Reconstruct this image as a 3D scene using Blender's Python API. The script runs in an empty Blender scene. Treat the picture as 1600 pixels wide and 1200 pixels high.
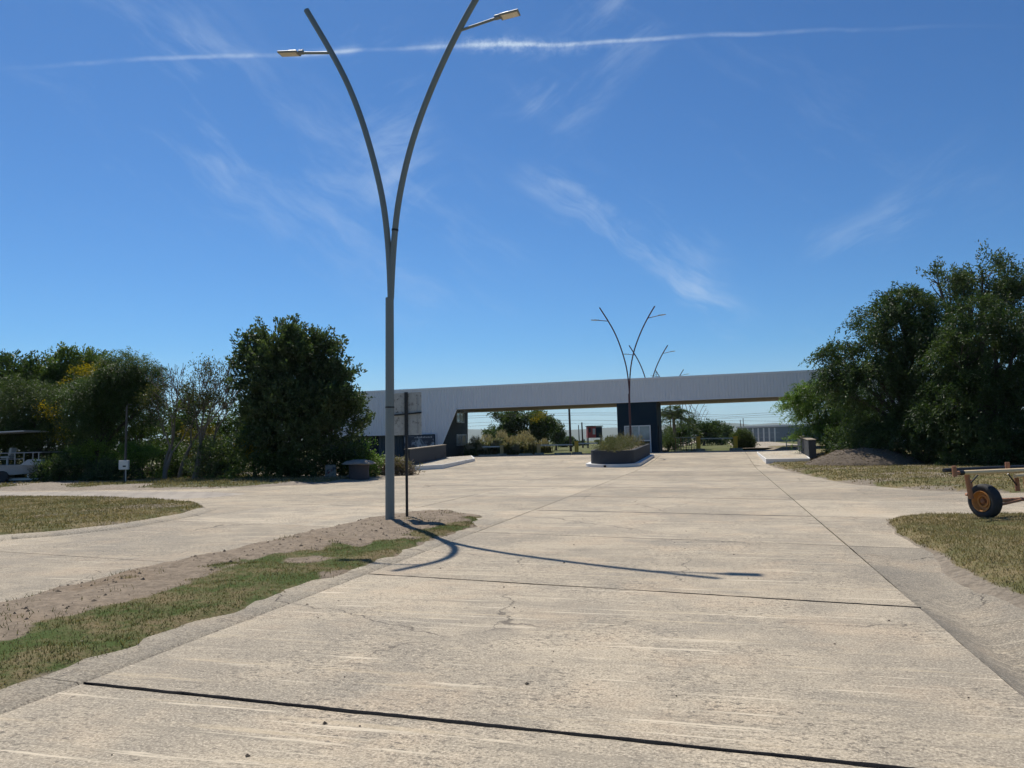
import bpy, math, random
import numpy as np
from mathutils import Matrix, Vector
R = math.radians
scene = bpy.context.scene
COL = scene.collection

# ------------------------------------------------------------------ camera
F_PX = 1202.0                       # focal length in pixels of the 1600x1200 photograph
PITCH, ROLL, EYE = R(4.31), R(1.0), 1.6
cf = Vector((0, math.cos(PITCH), math.sin(PITCH)))
cu0 = Vector((0, -math.sin(PITCH), math.cos(PITCH)))
cr0 = Vector((1, 0, 0))
CR = cr0 * math.cos(ROLL) - cu0 * math.sin(ROLL)
CU = cu0 * math.cos(ROLL) + cr0 * math.sin(ROLL)
CP = Vector((0, 0, EYE))
cam = bpy.data.cameras.new("camera")
cam.sensor_width = 36.0
cam.lens = 36.0 * F_PX / 1600.0
cam.clip_start, cam.clip_end = 0.05, 30000
camo = bpy.data.objects.new("camera", cam)
COL.objects.link(camo)
m = Matrix.Identity(4)
for i in range(3):
    m[i][0], m[i][1], m[i][2], m[i][3] = CR[i], CU[i], -cf[i], CP[i]
camo.matrix_world = m
scene.camera = camo

def ray(px, py):
    return (cf * F_PX + CR * (px - 800) - CU * (py - 600)).normalized()

# ------------------------------------------------------------------ light
SUN_EL = R(58.3)
SUN_AZ = math.atan2(-0.255, 0.562)     # from +Y towards +X
SKY_STRENGTH, SUN_STRENGTH = 0.12, 5.0
world = bpy.data.worlds.new("World")
scene.world = world
world.use_nodes = True
WT = world.node_tree
WT.nodes.clear()

class NT:
    """small helper around a node tree"""
    def __init__(s, tree): s.t = tree
    def n(s, typ, **kw):
        nd = s.t.nodes.new(typ)
        for k, v in kw.items():
            if k.startswith('i_'):
                key = k[2:]
                key = int(key) if key.isdigit() else key.replace('_', ' ')
                nd.inputs[key].default_value = v
            else:
                setattr(nd, k, v)
        return nd
    def l(s, a, b): s.t.links.new(a, b)
    def put(s, sock, v):
        if isinstance(v, bpy.types.NodeSocket): s.l(v, sock)
        else: sock.default_value = v
    def math(s, op, a, b=0.0, c=0.0, clamp=False):
        nd = s.n('ShaderNodeMath', operation=op, use_clamp=clamp)
        s.put(nd.inputs[0], a); s.put(nd.inputs[1], b); s.put(nd.inputs[2], c)
        return nd.outputs[0]
    def vmath(s, op, a, b=(0, 0, 0)):
        nd = s.n('ShaderNodeVectorMath', operation=op)
        s.put(nd.inputs[0], a); s.put(nd.inputs[1], b)
        return nd.outputs['Value'] if op in ('DOT_PRODUCT', 'LENGTH', 'DISTANCE') else nd.outputs[0]
    def noise(s, vec, scale, detail=4, rough=0.55, dist=0.0, out='Fac'):
        nd = s.n('ShaderNodeTexNoise')
        s.put(nd.inputs['Vector'], vec)
        nd.inputs['Scale'].default_value = scale
        nd.inputs['Detail'].default_value = detail
        nd.inputs['Roughness'].default_value = rough
        nd.inputs['Distortion'].default_value = dist
        return nd.outputs[out]
    def ramp(s, v, lo, hi, a=0.0, b=1.0, smooth=True):
        nd = s.n('ShaderNodeMapRange', interpolation_type='SMOOTHSTEP' if smooth else 'LINEAR')
        s.put(nd.inputs[0], v)
        for k, x in zip((1, 2, 3, 4), (lo, hi, a, b)): s.put(nd.inputs[k], x)
        return nd.outputs[0]
    def mix(s, f, a, b, typ='MIX'):
        nd = s.n('ShaderNodeMix', data_type='RGBA', blend_type=typ)
        s.put(nd.inputs[0], f)
        for k, x in ((6, a), (7, b)):
            if isinstance(x, (tuple, list)) and len(x) == 3: x = (*x, 1)
            s.put(nd.inputs[k], x)
        return nd.outputs[2]
    def mapping(s, vec, rot=(0, 0, 0), scale=(1, 1, 1), loc=(0, 0, 0)):
        nd = s.n('ShaderNodeMapping')
        s.l(vec, nd.inputs[0])
        nd.inputs[1].default_value = loc
        nd.inputs[2].default_value = rot
        nd.inputs[3].default_value = scale
        return nd.outputs[0]

w = NT(WT)
sky = w.n('ShaderNodeTexSky', sky_type='NISHITA')
sky.sun_disc = False
sky.sun_elevation = SUN_EL
sky.sun_rotation = SUN_AZ
sky.altitude = 400
sky.air_density, sky.dust_density, sky.ozone_density = 1.0, 0.35, 2.4
hs = w.n('ShaderNodeMix', data_type='RGBA', blend_type='MULTIPLY')    # one even grade for the whole sky
hs.inputs[0].default_value = 1.0
hs.inputs[7].default_value = (0.235, 0.43, 0.575, 1)
gam = w.n('ShaderNodeGamma', i_Gamma=1.2)
w.l(sky.outputs[0], gam.inputs[0])
w.l(gam.outputs[0], hs.inputs[6])
dirv = w.n('ShaderNodeTexCoord').outputs['Generated']
dz = w.n('ShaderNodeSeparateXYZ'); w.l(dirv, dz.inputs[0])
zz = w.math('MAXIMUM', dz.outputs[2], 0.02)
flat = w.n('ShaderNodeCombineXYZ')
w.l(w.math('DIVIDE', dz.outputs[0], w.math('ADD', zz, 0.12)), flat.inputs[0])
w.l(w.math('DIVIDE', dz.outputs[1], w.math('ADD', zz, 0.12)), flat.inputs[1])
fl = flat.outputs[0]
# high cirrus: stretched wispy noise laid on a flat layer
dwarp = w.vmath('ADD', dirv, w.vmath('MULTIPLY', w.noise(dirv, 4, 3, 0.55, 0, 'Color'), (0.10, 0.10, 0.10)))
def diag(ang, sx, sz, scale):
    return w.noise(w.mapping(w.mapping(dwarp, rot=(0, ang, 0)), scale=(sx, 2.0, sz)), scale, 5, 0.66)
cA = diag(R(-34), 1.5, 7.0, 2.6)          # streaks falling to the right
cB = diag(R(30), 1.5, 7.0, 2.6)           # streaks rising to the right
cover = w.noise(fl, 0.55, 2, 0.5)
cir = w.math('MULTIPLY', w.math('MULTIPLY', w.ramp(cA, 0.50, 0.80), w.ramp(cover, 0.42, 0.66)), 0.16)
# low small cumulus along the horizon
lowm = w.math('MULTIPLY', w.ramp(dz.outputs[2], 0.105, 0.02), w.ramp(w.noise(w.mapping(dirv, scale=(1, 1, 2.6)), 7.5, 4, 0.55), 0.5, 0.68))
cir = w.math('MAXIMUM', cir, w.math('MULTIPLY', lowm, 0.55))
cir = w.math('MAXIMUM', cir, w.ramp(dz.outputs[2], 0.0, 0.13, 0.42, 0.0))
patchy = w.noise(dirv, 14, 2, 0.6)
fine = w.noise(dirv, 75, 4, 0.75)
fine2 = w.noise(dirv, 18, 4, 0.65)
wob = w.noise(dirv, 9, 2, 0.5)
def arc(p1, p2, width, strength, lo, hi, wobble=0.01, tex=fine2, fade=0.06):
    """a streak of ice cloud along the great circle through two directions"""
    a, b = ray(*p1), ray(*p2)
    nrm = a.cross(b).normalized()
    mid = (a + b).normalized()
    along = nrm.cross(mid).normalized()
    half = math.asin(min(1, (b - a).length / 2)) 
    dd = w.math('ADD', w.vmath('DOT_PRODUCT', dirv, tuple(nrm)), w.math('MULTIPLY', w.math('SUBTRACT', wob, 0.5), wobble))
    band = w.ramp(w.math('ABSOLUTE', dd), 0.0, width, 1.0, 0.0)
    t = w.math('ABSOLUTE', w.vmath('DOT_PRODUCT', dirv, tuple(along)))
    ends = w.ramp(t, half - fade, half + fade * 0.3, 1.0, 0.0)
    front = w.math('GREATER_THAN', w.vmath('DOT_PRODUCT', dirv, tuple(mid)), 0.0)
    k = w.math('MULTIPLY', w.math('MULTIPLY', band, ends), w.math('MULTIPLY', front, strength))
    return w.math('MULTIPLY', k, w.ramp(tex, lo, hi))
arcs = [
    w.math('MULTIPLY', arc((15, 103), (1380, 46), 0.0036, 0.52, 0.05, 0.64, 0.014, fine, 0.40), w.ramp(patchy, 0.30, 0.62, 0.25, 1.0)),
    w.math('MULTIPLY', arc((330, 88), (1010, 64), 0.0080, 0.42, 0.26, 0.66, 0.020, fine2, 0.22), w.ramp(patchy, 0.35, 0.65)),
    w.math('MULTIPLY', arc((560, 74), (960, 70), 0.0140, 0.42, 0.38, 0.66, 0.014, fine, 0.14), w.ramp(patchy, 0.38, 0.62)),
    arc((812, 262), (1015, 372), 0.012, 0.22, 0.38, 0.72, 0.05),
    arc((812, 262), (1060, 400), 0.045, 0.32, 0.46, 0.74, 0.06, cA),
    arc((960, 330), (1130, 430), 0.080, 0.26, 0.46, 0.76, 0.06, cA),
    arc((1030, 400), (1175, 525), 0.040, 0.46, 0.44, 0.72, 0.06, cA),
    arc((1230, 400), (1460, 320), 0.040, 0.28, 0.46, 0.76, 0.06, cB),
    arc((1400, 330), (1580, 250), 0.070, 0.20, 0.46, 0.78, 0.06, cB),
    arc((540, -60), (660, 380), 0.080, 0.36, 0.44, 0.76, 0.06, cB),
    arc((-40, 200), (230, 290), 0.030, 0.45, 0.44, 0.74, 0.03, cA),
    arc((20, -60), (420, 260), 0.130, 0.36, 0.44, 0.80, 0.08, cA, 0.15),
    arc((200, 120), (800, 440), 0.140, 0.30, 0.44, 0.78, 0.08, cA, 0.15),
    arc((800, 210), (1040, -40), 0.090, 0.42, 0.46, 0.78, 0.06, cB),
]
for a in arcs: cir = w.math('ADD', cir, a)
cir = w.math('MULTIPLY', w.math('MINIMUM', cir, 0.9), 0.82)
lum = w.n('ShaderNodeMix', data_type='RGBA')
w.l(cir, lum.inputs[0]); w.l(hs.outputs[2], lum.inputs[6])
lum.inputs[7].default_value = (5.6, 6.6, 7.7, 1)
bg = w.n('ShaderNodeBackground')
bg.inputs[1].default_value = SKY_STRENGTH
w.l(lum.outputs[2], bg.inputs[0])
wo = w.n('ShaderNodeOutputWorld')
w.l(bg.outputs[0], wo.inputs[0])

sl = bpy.data.lights.new("sun", 'SUN')
sl.energy, sl.angle, sl.color = SUN_STRENGTH, R(0.53), (1.0, 0.94, 0.84)
so = bpy.data.objects.new("sun", sl)
COL.objects.link(so)
sdir = Vector((math.sin(SUN_AZ) * math.cos(SUN_EL), math.cos(SUN_AZ) * math.cos(SUN_EL), math.sin(SUN_EL)))
so.rotation_euler = (-sdir).to_track_quat('-Z', 'Y').to_euler()
so.location = sdir * 60

vs = scene.view_settings
vs.view_transform, vs.look, vs.exposure, vs.gamma = 'Standard', 'None', 0.0, 1.0
scene.cycles.max_bounces = 5
scene.cycles.diffuse_bounces = 2
scene.cycles.adaptive_threshold = 0.02
scene.cycles.transparent_max_bounces = 8
scene.cycles.use_denoising = True

# ------------------------------------------------------------------ terrain and pixel helpers
RA = R(15.1)                          # heading of the avenue, to the right of the view
CA, SA = math.cos(RA), math.sin(RA)
def uv2xy(u, v): return (u * CA + v * SA, -u * SA + v * CA)
def xy2uv(x, y): return (x * CA - y * SA, x * SA + y * CA)
def G(x, y):
    """height of the ground: flat, then a gentle rise to the gate"""
    t = np.clip((np.asarray(y, float) - 38) / 26.0, 0, 1)
    s = t * t * (3 - 2 * t)
    return s * (0.55 + 0.010 * (np.clip(x, -30, 40) - 13))
def gz(x, y): return float(G(x, y))
def gp(px, py, dz=0.0):
    """the ground point seen at a pixel: the first place where the ray meets the ground"""
    d = ray(px, py)
    f = lambda t: (CP + d * t).z - dz - gz((CP + d * t).x, (CP + d * t).y)
    a, b = 0.5, 0.5
    while f(b) > 0 and b < 4000: a, b = b, b * 1.02 + 0.1
    for _ in range(40):
        m_ = (a + b) / 2
        if f(m_) > 0: a = m_
        else: b = m_
    return CP + d * b
def at(px, py, Y):
    d = ray(px, py)
    return CP + d * (Y / d.y)
def project(p):
    q = Vector(p) - CP
    k = F_PX / q.dot(cf)
    return 800 + q.dot(CR) * k, 600 - q.dot(CU) * k

def hashn(ix, iy, seed):
    h = (ix.astype(np.int64) * 374761393 + iy.astype(np.int64) * 668265263 + seed * 1442695041) & 0xffffffff
    h = ((h ^ (h >> 13)) * 1274126177) & 0xffffffff
    return ((h ^ (h >> 16)) & 0xffff) / 65535.0
def vnoise(x, y, scale=1.0, seed=0, octaves=3):
    x = np.asarray(x, float) * scale; y = np.asarray(y, float) * scale
    tot = 0.0; amp = 0.5; nrm = 0
    for o in range(octaves):
        ix, iy = np.floor(x), np.floor(y)
        fx, fy = x - ix, y - iy
        fx = fx * fx * (3 - 2 * fx); fy = fy * fy * (3 - 2 * fy)
        a = hashn(ix, iy, seed + o); b = hashn(ix + 1, iy, seed + o)
        c = hashn(ix, iy + 1, seed + o); d = hashn(ix + 1, iy + 1, seed + o)
        tot = tot + amp * (a + (b - a) * fx + (c - a) * fy + (a - b - c + d) * fx * fy)
        nrm += amp; amp *= 0.5; x = x * 2.03 + 17; y = y * 2.03 + 5
    return tot / nrm

# ------------------------------------------------------------------ object helpers
def tag(o, label=None, cat=None, group=None, kind=None):
    if label: o['label'] = label
    if cat: o['category'] = cat
    if group: o['group'] = group
    if kind: o['kind'] = kind
    return o
WM = {}                               # world matrices of parents
def link(o, parent=None):
    COL.objects.link(o)
    if parent is not None: o.parent = parent
    return o
def thing(name, label, cat, loc=(0, 0, 0), rot=None, group=None):
    o = bpy.data.objects.new(name, None)
    o.empty_display_size = 0.2
    o.location = loc
    mt = Matrix.Translation(Vector(loc))
    if rot is not None:
        o.rotation_euler = rot
        mt = mt @ o.rotation_euler.to_matrix().to_4x4()
    WM[o] = mt
    link(o); tag(o, label, cat, group)
    return o
def np_mesh(name, verts, faces, mat, parent=None, smooth=False, world=True, attrs=None):
    """verts (N,3) array, faces (M,k) array with one k"""
    verts = np.asarray(verts, np.float32); faces = np.asarray(faces, np.int32)
    if world and parent is not None and parent in WM:
        inv = np.array(WM[parent].inverted(), np.float64)
        verts = (verts @ inv[:3, :3].T + inv[:3, 3]).astype(np.float32)
    me = bpy.data.meshes.new(name)
    k = faces.shape[1]
    me.vertices.add(len(verts)); me.vertices.foreach_set('co', verts.ravel())
    me.loops.add(faces.size); me.loops.foreach_set('vertex_index', faces.ravel())
    me.polygons.add(len(faces))
    me.polygons.foreach_set('loop_start', np.arange(0, faces.size, k, dtype=np.int32))
    me.polygons.foreach_set('loop_total', np.full(len(faces), k, np.int32))
    me.polygons.foreach_set('use_smooth', np.full(len(faces), bool(smooth)))
    if attrs:
        for an, av in attrs.items():
            av = np.asarray(av, np.float32)
            if av.ndim == 1:
                at_ = me.attributes.new(an, 'FLOAT', 'POINT'); at_.data.foreach_set('value', av)
            else:
                at_ = me.attributes.new(an, 'FLOAT_COLOR', 'POINT')
                if av.shape[1] == 3: av = np.concatenate([av, np.ones((len(av), 1), np.float32)], 1)
                at_.data.foreach_set('color', av.ravel())
    me.update(calc_edges=True)
    me.validate()
    me.materials.append(mat)
    o = bpy.data.objects.new(name, me)
    link(o, parent)
    WM[o] = WM[parent] if parent in WM else Matrix.Identity(4)
    return o

class MB:
    """collects shapes that make up ONE part"""
    def __init__(s): s.v = []; s.f = []
    def add(s, v, f):
        b = len(s.v); s.v += [tuple(p) for p in v]; s.f += [tuple(i + b for i in q) for q in f]
        return s
    def box(s, lo, hi, M=None, bev=0.0):
        (x0, y0, z0), (x1, y1, z1) = lo, hi
        if bev <= 0:
            v = [(x, y, z) for z in (z0, z1) for x, y in ((x0, y0), (x1, y0), (x1, y1), (x0, y1))]
            f = [(3, 2, 1, 0), (4, 5, 6, 7), (0, 1, 5, 4), (1, 2, 6, 5), (2, 3, 7, 6), (3, 0, 4, 7)]
        else:
            b = min(bev, (x1 - x0) * .45, (y1 - y0) * .45, (z1 - z0) * .45)
            v = []; f = []
            def ring(i, z): return [(x0 + i, y0 + b, z), (x0 + b, y0 + i, z), (x1 - b, y0 + i, z), (x1 - i, y0 + b, z),
                                    (x1 - i, y1 - b, z), (x1 - b, y1 - i, z), (x0 + b, y1 - i, z), (x0 + i, y1 - b, z)]
            for i, z in ((b * .999, z0), (0, z0 + b), (0, z1 - b), (b * .999, z1)): v += ring(i, z)
            for r in range(3):
                for k in range(8):
                    f.append((r * 8 + k, r * 8 + (k + 1) % 8, r * 8 + 8 + (k + 1) % 8, r * 8 + 8 + k))
            f += [tuple(range(7, -1, -1)), tuple(range(24, 32))]
        if M is not None: v = [M @ Vector(p) for p in v]
        return s.add(v, f)
    def tube(s, pts, rad, n=10, caps=True):
        pts = [Vector(p) for p in pts]
        if not hasattr(rad, '__len__'): rad = [rad] * len(pts)
        v = []; f = []
        up = None
        for i, p in enumerate(pts):
            t = (pts[min(i + 1, len(pts) - 1)] - pts[max(i - 1, 0)]).normalized()
            if up is None: up = Vector((0, 0, 1)) if abs(t.z) < .9 else Vector((1, 0, 0))
            a = t.cross(up).normalized() if t.cross(up).length > 1e-5 else t.orthogonal().normalized()
            b = a.cross(t).normalized(); up = b
            for k in range(n):
                th = 2 * math.pi * k / n
                v.append(p + (a * math.cos(th) + b * math.sin(th)) * rad[i])
        for i in range(len(pts) - 1):
            for k in range(n):
                f.append((i * n + k, i * n + (k + 1) % n, (i + 1) * n + (k + 1) % n, (i + 1) * n + k))
        if caps: f += [tuple(range(n - 1, -1, -1)), tuple((len(pts) - 1) * n + k for k in range(n))]
        return s.add(v, f)
    def lathe(s, prof, n=24, M=None, caps=True):
        v = []; f = []
        for r, z in prof:
            for k in range(n):
                th = 2 * math.pi * k / n; v.append((r * math.cos(th), r * math.sin(th), z))
        for i in range(len(prof) - 1):
            for k in range(n):
                f.append((i * n + k, i * n + (k + 1) % n, (i + 1) * n + (k + 1) % n, (i + 1) * n + k))
        if caps: f += [tuple(range(n - 1, -1, -1)), tuple((len(prof) - 1) * n + k for k in range(n))]
        if M is not None: v = [M @ Vector(p) for p in v]
        return s.add(v, f)
    def prism(s, poly, z0, z1):
        """poly of (x,y) or (x,y,dz)"""
        n = len(poly)
        d = lambda p: p[2] if len(p) > 2 else 0
        v = [(p[0], p[1], z0 + d(p)) for p in poly] + [(p[0], p[1], z1 + d(p)) for p in poly]
        f = [tuple(range(n - 1, -1, -1)), tuple(range(n, 2 * n))]
        f += [(i, (i + 1) % n, n + (i + 1) % n, n + i) for i in range(n)]
        return s.add(v, f)
    def extrude(s, poly3, off):
        """a planar 3d polygon given depth by an offset vector"""
        n = len(poly3); off = Vector(off)
        v = [Vector(p) for p in poly3] + [Vector(p) + off for p in poly3]
        f = [tuple(range(n - 1, -1, -1)), tuple(range(n, 2 * n))]
        f += [(i, (i + 1) % n, n + (i + 1) % n, n + i) for i in range(n)]
        return s.add(v, f)
    def build(s, name, mat, parent=None, smooth=False, world=True):
        me = bpy.data.meshes.new(name)
        v = s.v
        if world and parent is not None and parent in WM:
            inv = WM[parent].inverted(); v = [inv @ Vector(p) for p in v]
        me.from_pydata([tuple(p) for p in v], [], s.f)
        me.update(); me.materials.append(mat)
        if smooth:
            me.polygons.foreach_set('use_smooth', [True] * len(me.polygons))
            try: me.set_sharp_from_angle(angle=R(40))
            except Exception: pass
        o = bpy.data.objects.new(name, me)
        link(o, parent)
        WM[o] = WM[parent] if parent in WM else Matrix.Identity(4)
        return o
def copy_tree(o, parent=None):
    c = o.copy(); COL.objects.link(c)
    if parent is not None: c.parent = parent
    for ch in list(o.children): copy_tree(ch, c)
    return c

# ------------------------------------------------------------------ materials
def new_mat(name):
    m_ = bpy.data.materials.new(name); m_.use_nodes = True
    t = m_.node_tree; t.nodes.clear()
    k = NT(t)
    out = k.n('ShaderNodeOutputMaterial')
    b = k.n('ShaderNodeBsdfPrincipled')
    k.l(b.outputs[0], out.inputs[0])
    return m_, k, b, out
def plain(name, col, rough=0.6, metal=0.0, var=0.15, scale=6.0, bump=0.0, bscale=40, dirt=None, spec=0.5):
    """an even surface with mottling, wear and a little relief"""
    m_, k, b, out = new_mat(name)
    P = k.n('ShaderNodeTexCoord').outputs['Object']
    n1 = k.noise(P, scale, 5, 0.6)
    c = k.mix(n1, tuple(x * (1 - var) for x in col), tuple(min(1, x * (1 + var)) for x in col))
    if dirt:
        n2 = k.noise(P, scale * 0.6, 7, 0.68)
        c = k.mix(k.ramp(n2, dirt[1], dirt[1] + 0.12), c, dirt[0])
    k.l(c, b.inputs['Base Color'])
    k.put(b.inputs['Roughness'], k.ramp(n1, 0.2, 0.8, max(0.02, rough - 0.08), min(1, rough + 0.08)))
    b.inputs['Metallic'].default_value = metal
    b.inputs['Specular IOR Level'].default_value = spec
    if bump:
        bn = k.n('ShaderNodeBump'); bn.inputs['Strength'].default_value = bump
        bn.inputs['Distance'].default_value = 0.01
        k.l(k.noise(P, bscale, 4, 0.6), bn.inputs['Height']); k.l(bn.outputs[0], b.inputs['Normal'])
    return m_
def concrete(name, light=(0.46, 0.405, 0.325), dark=(0.31, 0.28, 0.235), streak=1.0, crack=True, gain=1.0, bump=0.5):
    m_, k, b, out = new_mat(name)
    geo = k.n('ShaderNodeNewGeometry').outputs['Position']
    P = k.mapping(geo, rot=(0, 0, RA))
    info = k.n('ShaderNodeObjectInfo').outputs['Random']
    big = k.noise(P, 0.33, 5, 0.6, 0.4)
    med = k.noise(P, 1.9, 6, 0.65, 0.3)
    c = k.mix(k.ramp(k.math('ADD', k.math('MULTIPLY', big, 0.6), k.math('MULTIPLY', med, 0.4)), 0.42, 0.59), dark, light)
    # warm sandy film and cooler worn areas
    c = k.mix(k.math('MULTIPLY', k.ramp(k.noise(P, 0.8, 4, 0.6), 0.48, 0.66), 0.6), c, (0.485, 0.395, 0.30))
    c = k.mix(k.math('MULTIPLY', k.ramp(k.noise(P, 0.55, 5, 0.65), 0.52, 0.68), 0.6), c, (0.235, 0.222, 0.20))
    # exposed grit
    patch = k.ramp(k.noise(P, 0.62, 5, 0.65, 0.5), 0.42, 0.60)
    g1 = k.noise(k.mapping(P, scale=(0.75, 1.25, 1)), 21, 6, 0.75)
    c = k.mix(k.math('MULTIPLY', k.math('MULTIPLY', k.ramp(g1, 0.52, 0.585), 1.0), k.math('ADD', 0.30, k.math('MULTIPLY', patch, 0.70))), c, (0.145, 0.13, 0.11))
    c = k.mix(k.math('MULTIPLY', k.math('MULTIPLY', k.ramp(g1, 0.45, 0.36), 0.75), k.math('ADD', 0.25, k.math('MULTIPLY', patch, 0.6))), c, (0.66, 0.58, 0.46))
    g2 = k.noise(P, 60, 4, 0.7)
    c = k.mix(k.math('MULTIPLY', k.ramp(g2, 0.52, 0.60), 0.60), c, (0.15, 0.13, 0.105))
    c = k.mix(k.math('MULTIPLY', k.ramp(g2, 0.46, 0.38), 0.50), c, (0.72, 0.65, 0.53))
    sc_ = k.noise(P, 6.5, 5, 0.65)
    c = k.mix(k.math('MULTIPLY', k.ramp(sc_, 0.66, 0.70), 0.7), c, (0.11, 0.098, 0.085))
    if streak:
        Ps = k.mapping(P, rot=(0, 0, R(2.5)), scale=(0.30, 4.6, 1))
        s1 = k.noise(Ps, 1.6, 8, 0.66, 0.25)
        c = k.mix(k.math('MULTIPLY', k.ramp(s1, 0.555, 0.68), 0.46 * streak), c, (0.56, 0.475, 0.35))
        c = k.mix(k.math('MULTIPLY', k.ramp(s1, 0.455, 0.33), 0.46 * streak), c, (0.235, 0.215, 0.18))
        Pt = k.mapping(P, rot=(0, 0, R(2.0)), scale=(0.36, 8.5, 1), loc=(3, 9, 0))
        s2 = k.noise(Pt, 1.5, 7, 0.62, 0.2)
        c = k.mix(k.math('MULTIPLY', k.ramp(s2, 0.60, 0.65), 0.75 * streak), c, (0.63, 0.565, 0.46))
        c = k.mix(k.math('MULTIPLY', k.ramp(s2, 0.385, 0.31), 0.40 * streak), c, (0.20, 0.18, 0.15))
    hgt = k.math('ADD', k.math('MULTIPLY', g1, 0.7), k.math('MULTIPLY', g2, 0.3))
    if crack:
        Pw = k.vmath('ADD', P, k.vmath('MULTIPLY', k.noise(P, 2.2, 5, 0.6, 0, 'Color'), (0.6, 0.6, 0)))
        vo = k.n('ShaderNodeTexVoronoi', feature='DISTANCE_TO_EDGE')
        k.l(k.mapping(Pw, scale=(0.30, 0.23, 0.0)), vo.inputs['Vector']); vo.inputs['Scale'].default_value = 1.0
        cm = k.math('MULTIPLY', k.ramp(vo.outputs[0], 0.0010, 0.0034, 1, 0), k.ramp(k.noise(P, 0.37, 2, 0.5), 0.46, 0.54))
        c = k.mix(k.math('MULTIPLY', cm, 0.75), c, (0.09, 0.08, 0.07))
        hgt = k.math('SUBTRACT', hgt, k.math('MULTIPLY', cm, 0.6))
    c = k.mix(1.0, c, k.n('ShaderNodeCombineColor').outputs[0], 'MULTIPLY') if False else c
    c = k.mix(1.0, c, (0.93, 0.89, 0.815), 'MULTIPLY')
    val = k.n('ShaderNodeHueSaturation')
    k.l(c, val.inputs['Color'])
    k.l(k.ramp(info, 0, 1, 0.95 * gain, 1.19 * gain, False), val.inputs['Value'])
    k.l(val.outputs[0], b.inputs['Base Color'])
    b.inputs['Roughness'].default_value = 0.86
    b.inputs['Specular IOR Level'].default_value = 0.25
    bn = k.n('ShaderNodeBump'); bn.inputs['Strength'].default_value = bump; bn.inputs['Distance'].default_value = 0.02
    k.l(hgt, bn.inputs['Height']); k.l(bn.outputs[0], b.inputs['Normal'])
    return m_
def lawn_mat(name, green=(0.075, 0.105, 0.030), dry=(0.19, 0.155, 0.075), dirt=(0.285, 0.24, 0.185), dryness=0.5):
    """earth where the attribute 'turf' is low, turf where it is high"""
    m_, k, b, out = new_mat(name)
    P = k.n('ShaderNodeNewGeometry').outputs['Position']
    n1 = k.noise(P, 0.9, 5, 0.65)
    n2 = k.noise(P, 9, 5, 0.7)
    n3 = k.noise(P, 45, 3, 0.6)
    f = k.math('ADD', k.math('MULTIPLY', n1, 0.65), k.math('MULTIPLY', n2, 0.35))
    g = k.mix(k.ramp(f, 0.62 - dryness * 0.3, 0.82 - dryness * 0.3), green, dry)
    g = k.mix(k.math('MULTIPLY', k.ramp(n3, 0.5, 0.7), 0.5), g, tuple(x * 0.35 for x in green))
    d = k.mix(k.ramp(n2, 0.35, 0.65), tuple(x * 0.66 for x in dirt), tuple(x * 1.05 for x in dirt))
    d = k.mix(k.math('MULTIPLY', k.ramp(n1, 0.5, 0.7), 0.5), d, (dirt[0] * 0.8, dirt[1] * 0.72, dirt[2] * 0.62))
    d = k.mix(k.math('MULTIPLY', k.ramp(k.noise(P, 30, 4, 0.65), 0.58, 0.68), 0.6), d, tuple(x * 0.42 for x in dirt))
    a = k.n('ShaderNodeAttribute', attribute_name='turf').outputs['Fac']
    e = k.ramp(k.math('ADD', a, k.math('MULTIPLY', k.math('SUBTRACT', n2, 0.5), 0.7)), 0.4, 0.6)
    k.l(k.mix(e, d, g), b.inputs['Base Color'])
    b.inputs['Roughness'].default_value = 0.95
    b.inputs['Specular IOR Level'].default_value = 0.1
    bn = k.n('ShaderNodeBump'); bn.inputs['Strength'].default_value = 0.9; bn.inputs['Distance'].default_value = 0.03
    k.l(k.math('ADD', n2, k.math('MULTIPLY', n3, 0.5)), bn.inputs['Height']); k.l(bn.outputs[0], b.inputs['Normal'])
    return m_
def leaf_mat(name, trans=0.32, rough=0.55, spec=0.25):
    """colour from the attribute 'tint'"""
    m_, k, b, out = new_mat(name)
    col = k.n('ShaderNodeAttribute', attribute_name='tint').outputs['Color']
    k.l(col, b.inputs['Base Color'])
    b.inputs['Roughness'].default_value = rough
    b.inputs['Specular IOR Level'].default_value = spec
    tr = k.n('ShaderNodeBsdfTranslucent')
    k.l(k.mix(1.0, col, (1.3, 1.35, 0.7), 'MULTIPLY'), tr.inputs[0])
    mx = k.n('ShaderNodeMixShader'); mx.inputs[0].default_value = trans
    k.l(b.outputs[0], mx.inputs[1]); k.l(tr.outputs[0], mx.inputs[2]); k.l(mx.outputs[0], out.inputs[0])
    return m_
def bark_mat(name, col):
    m_, k, b, out = new_mat(name)
    P = k.n('ShaderNodeTexCoord').outputs['Object']
    n1 = k.noise(k.mapping(P, scale=(1, 1, 0.25)), 14, 6, 0.7)
    k.l(k.mix(n1, tuple(x * 0.5 for x in col), tuple(x * 1.4 for x in col)), b.inputs['Base Color'])
    b.inputs['Roughness'].default_value = 0.9
    bn = k.n('ShaderNodeBump'); bn.inputs['Strength'].default_value = 0.7; bn.inputs['Distance'].default_value = 0.03
    k.l(n1, bn.inputs['Height']); k.l(bn.outputs[0], b.inputs['Normal'])
    return m_

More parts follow.
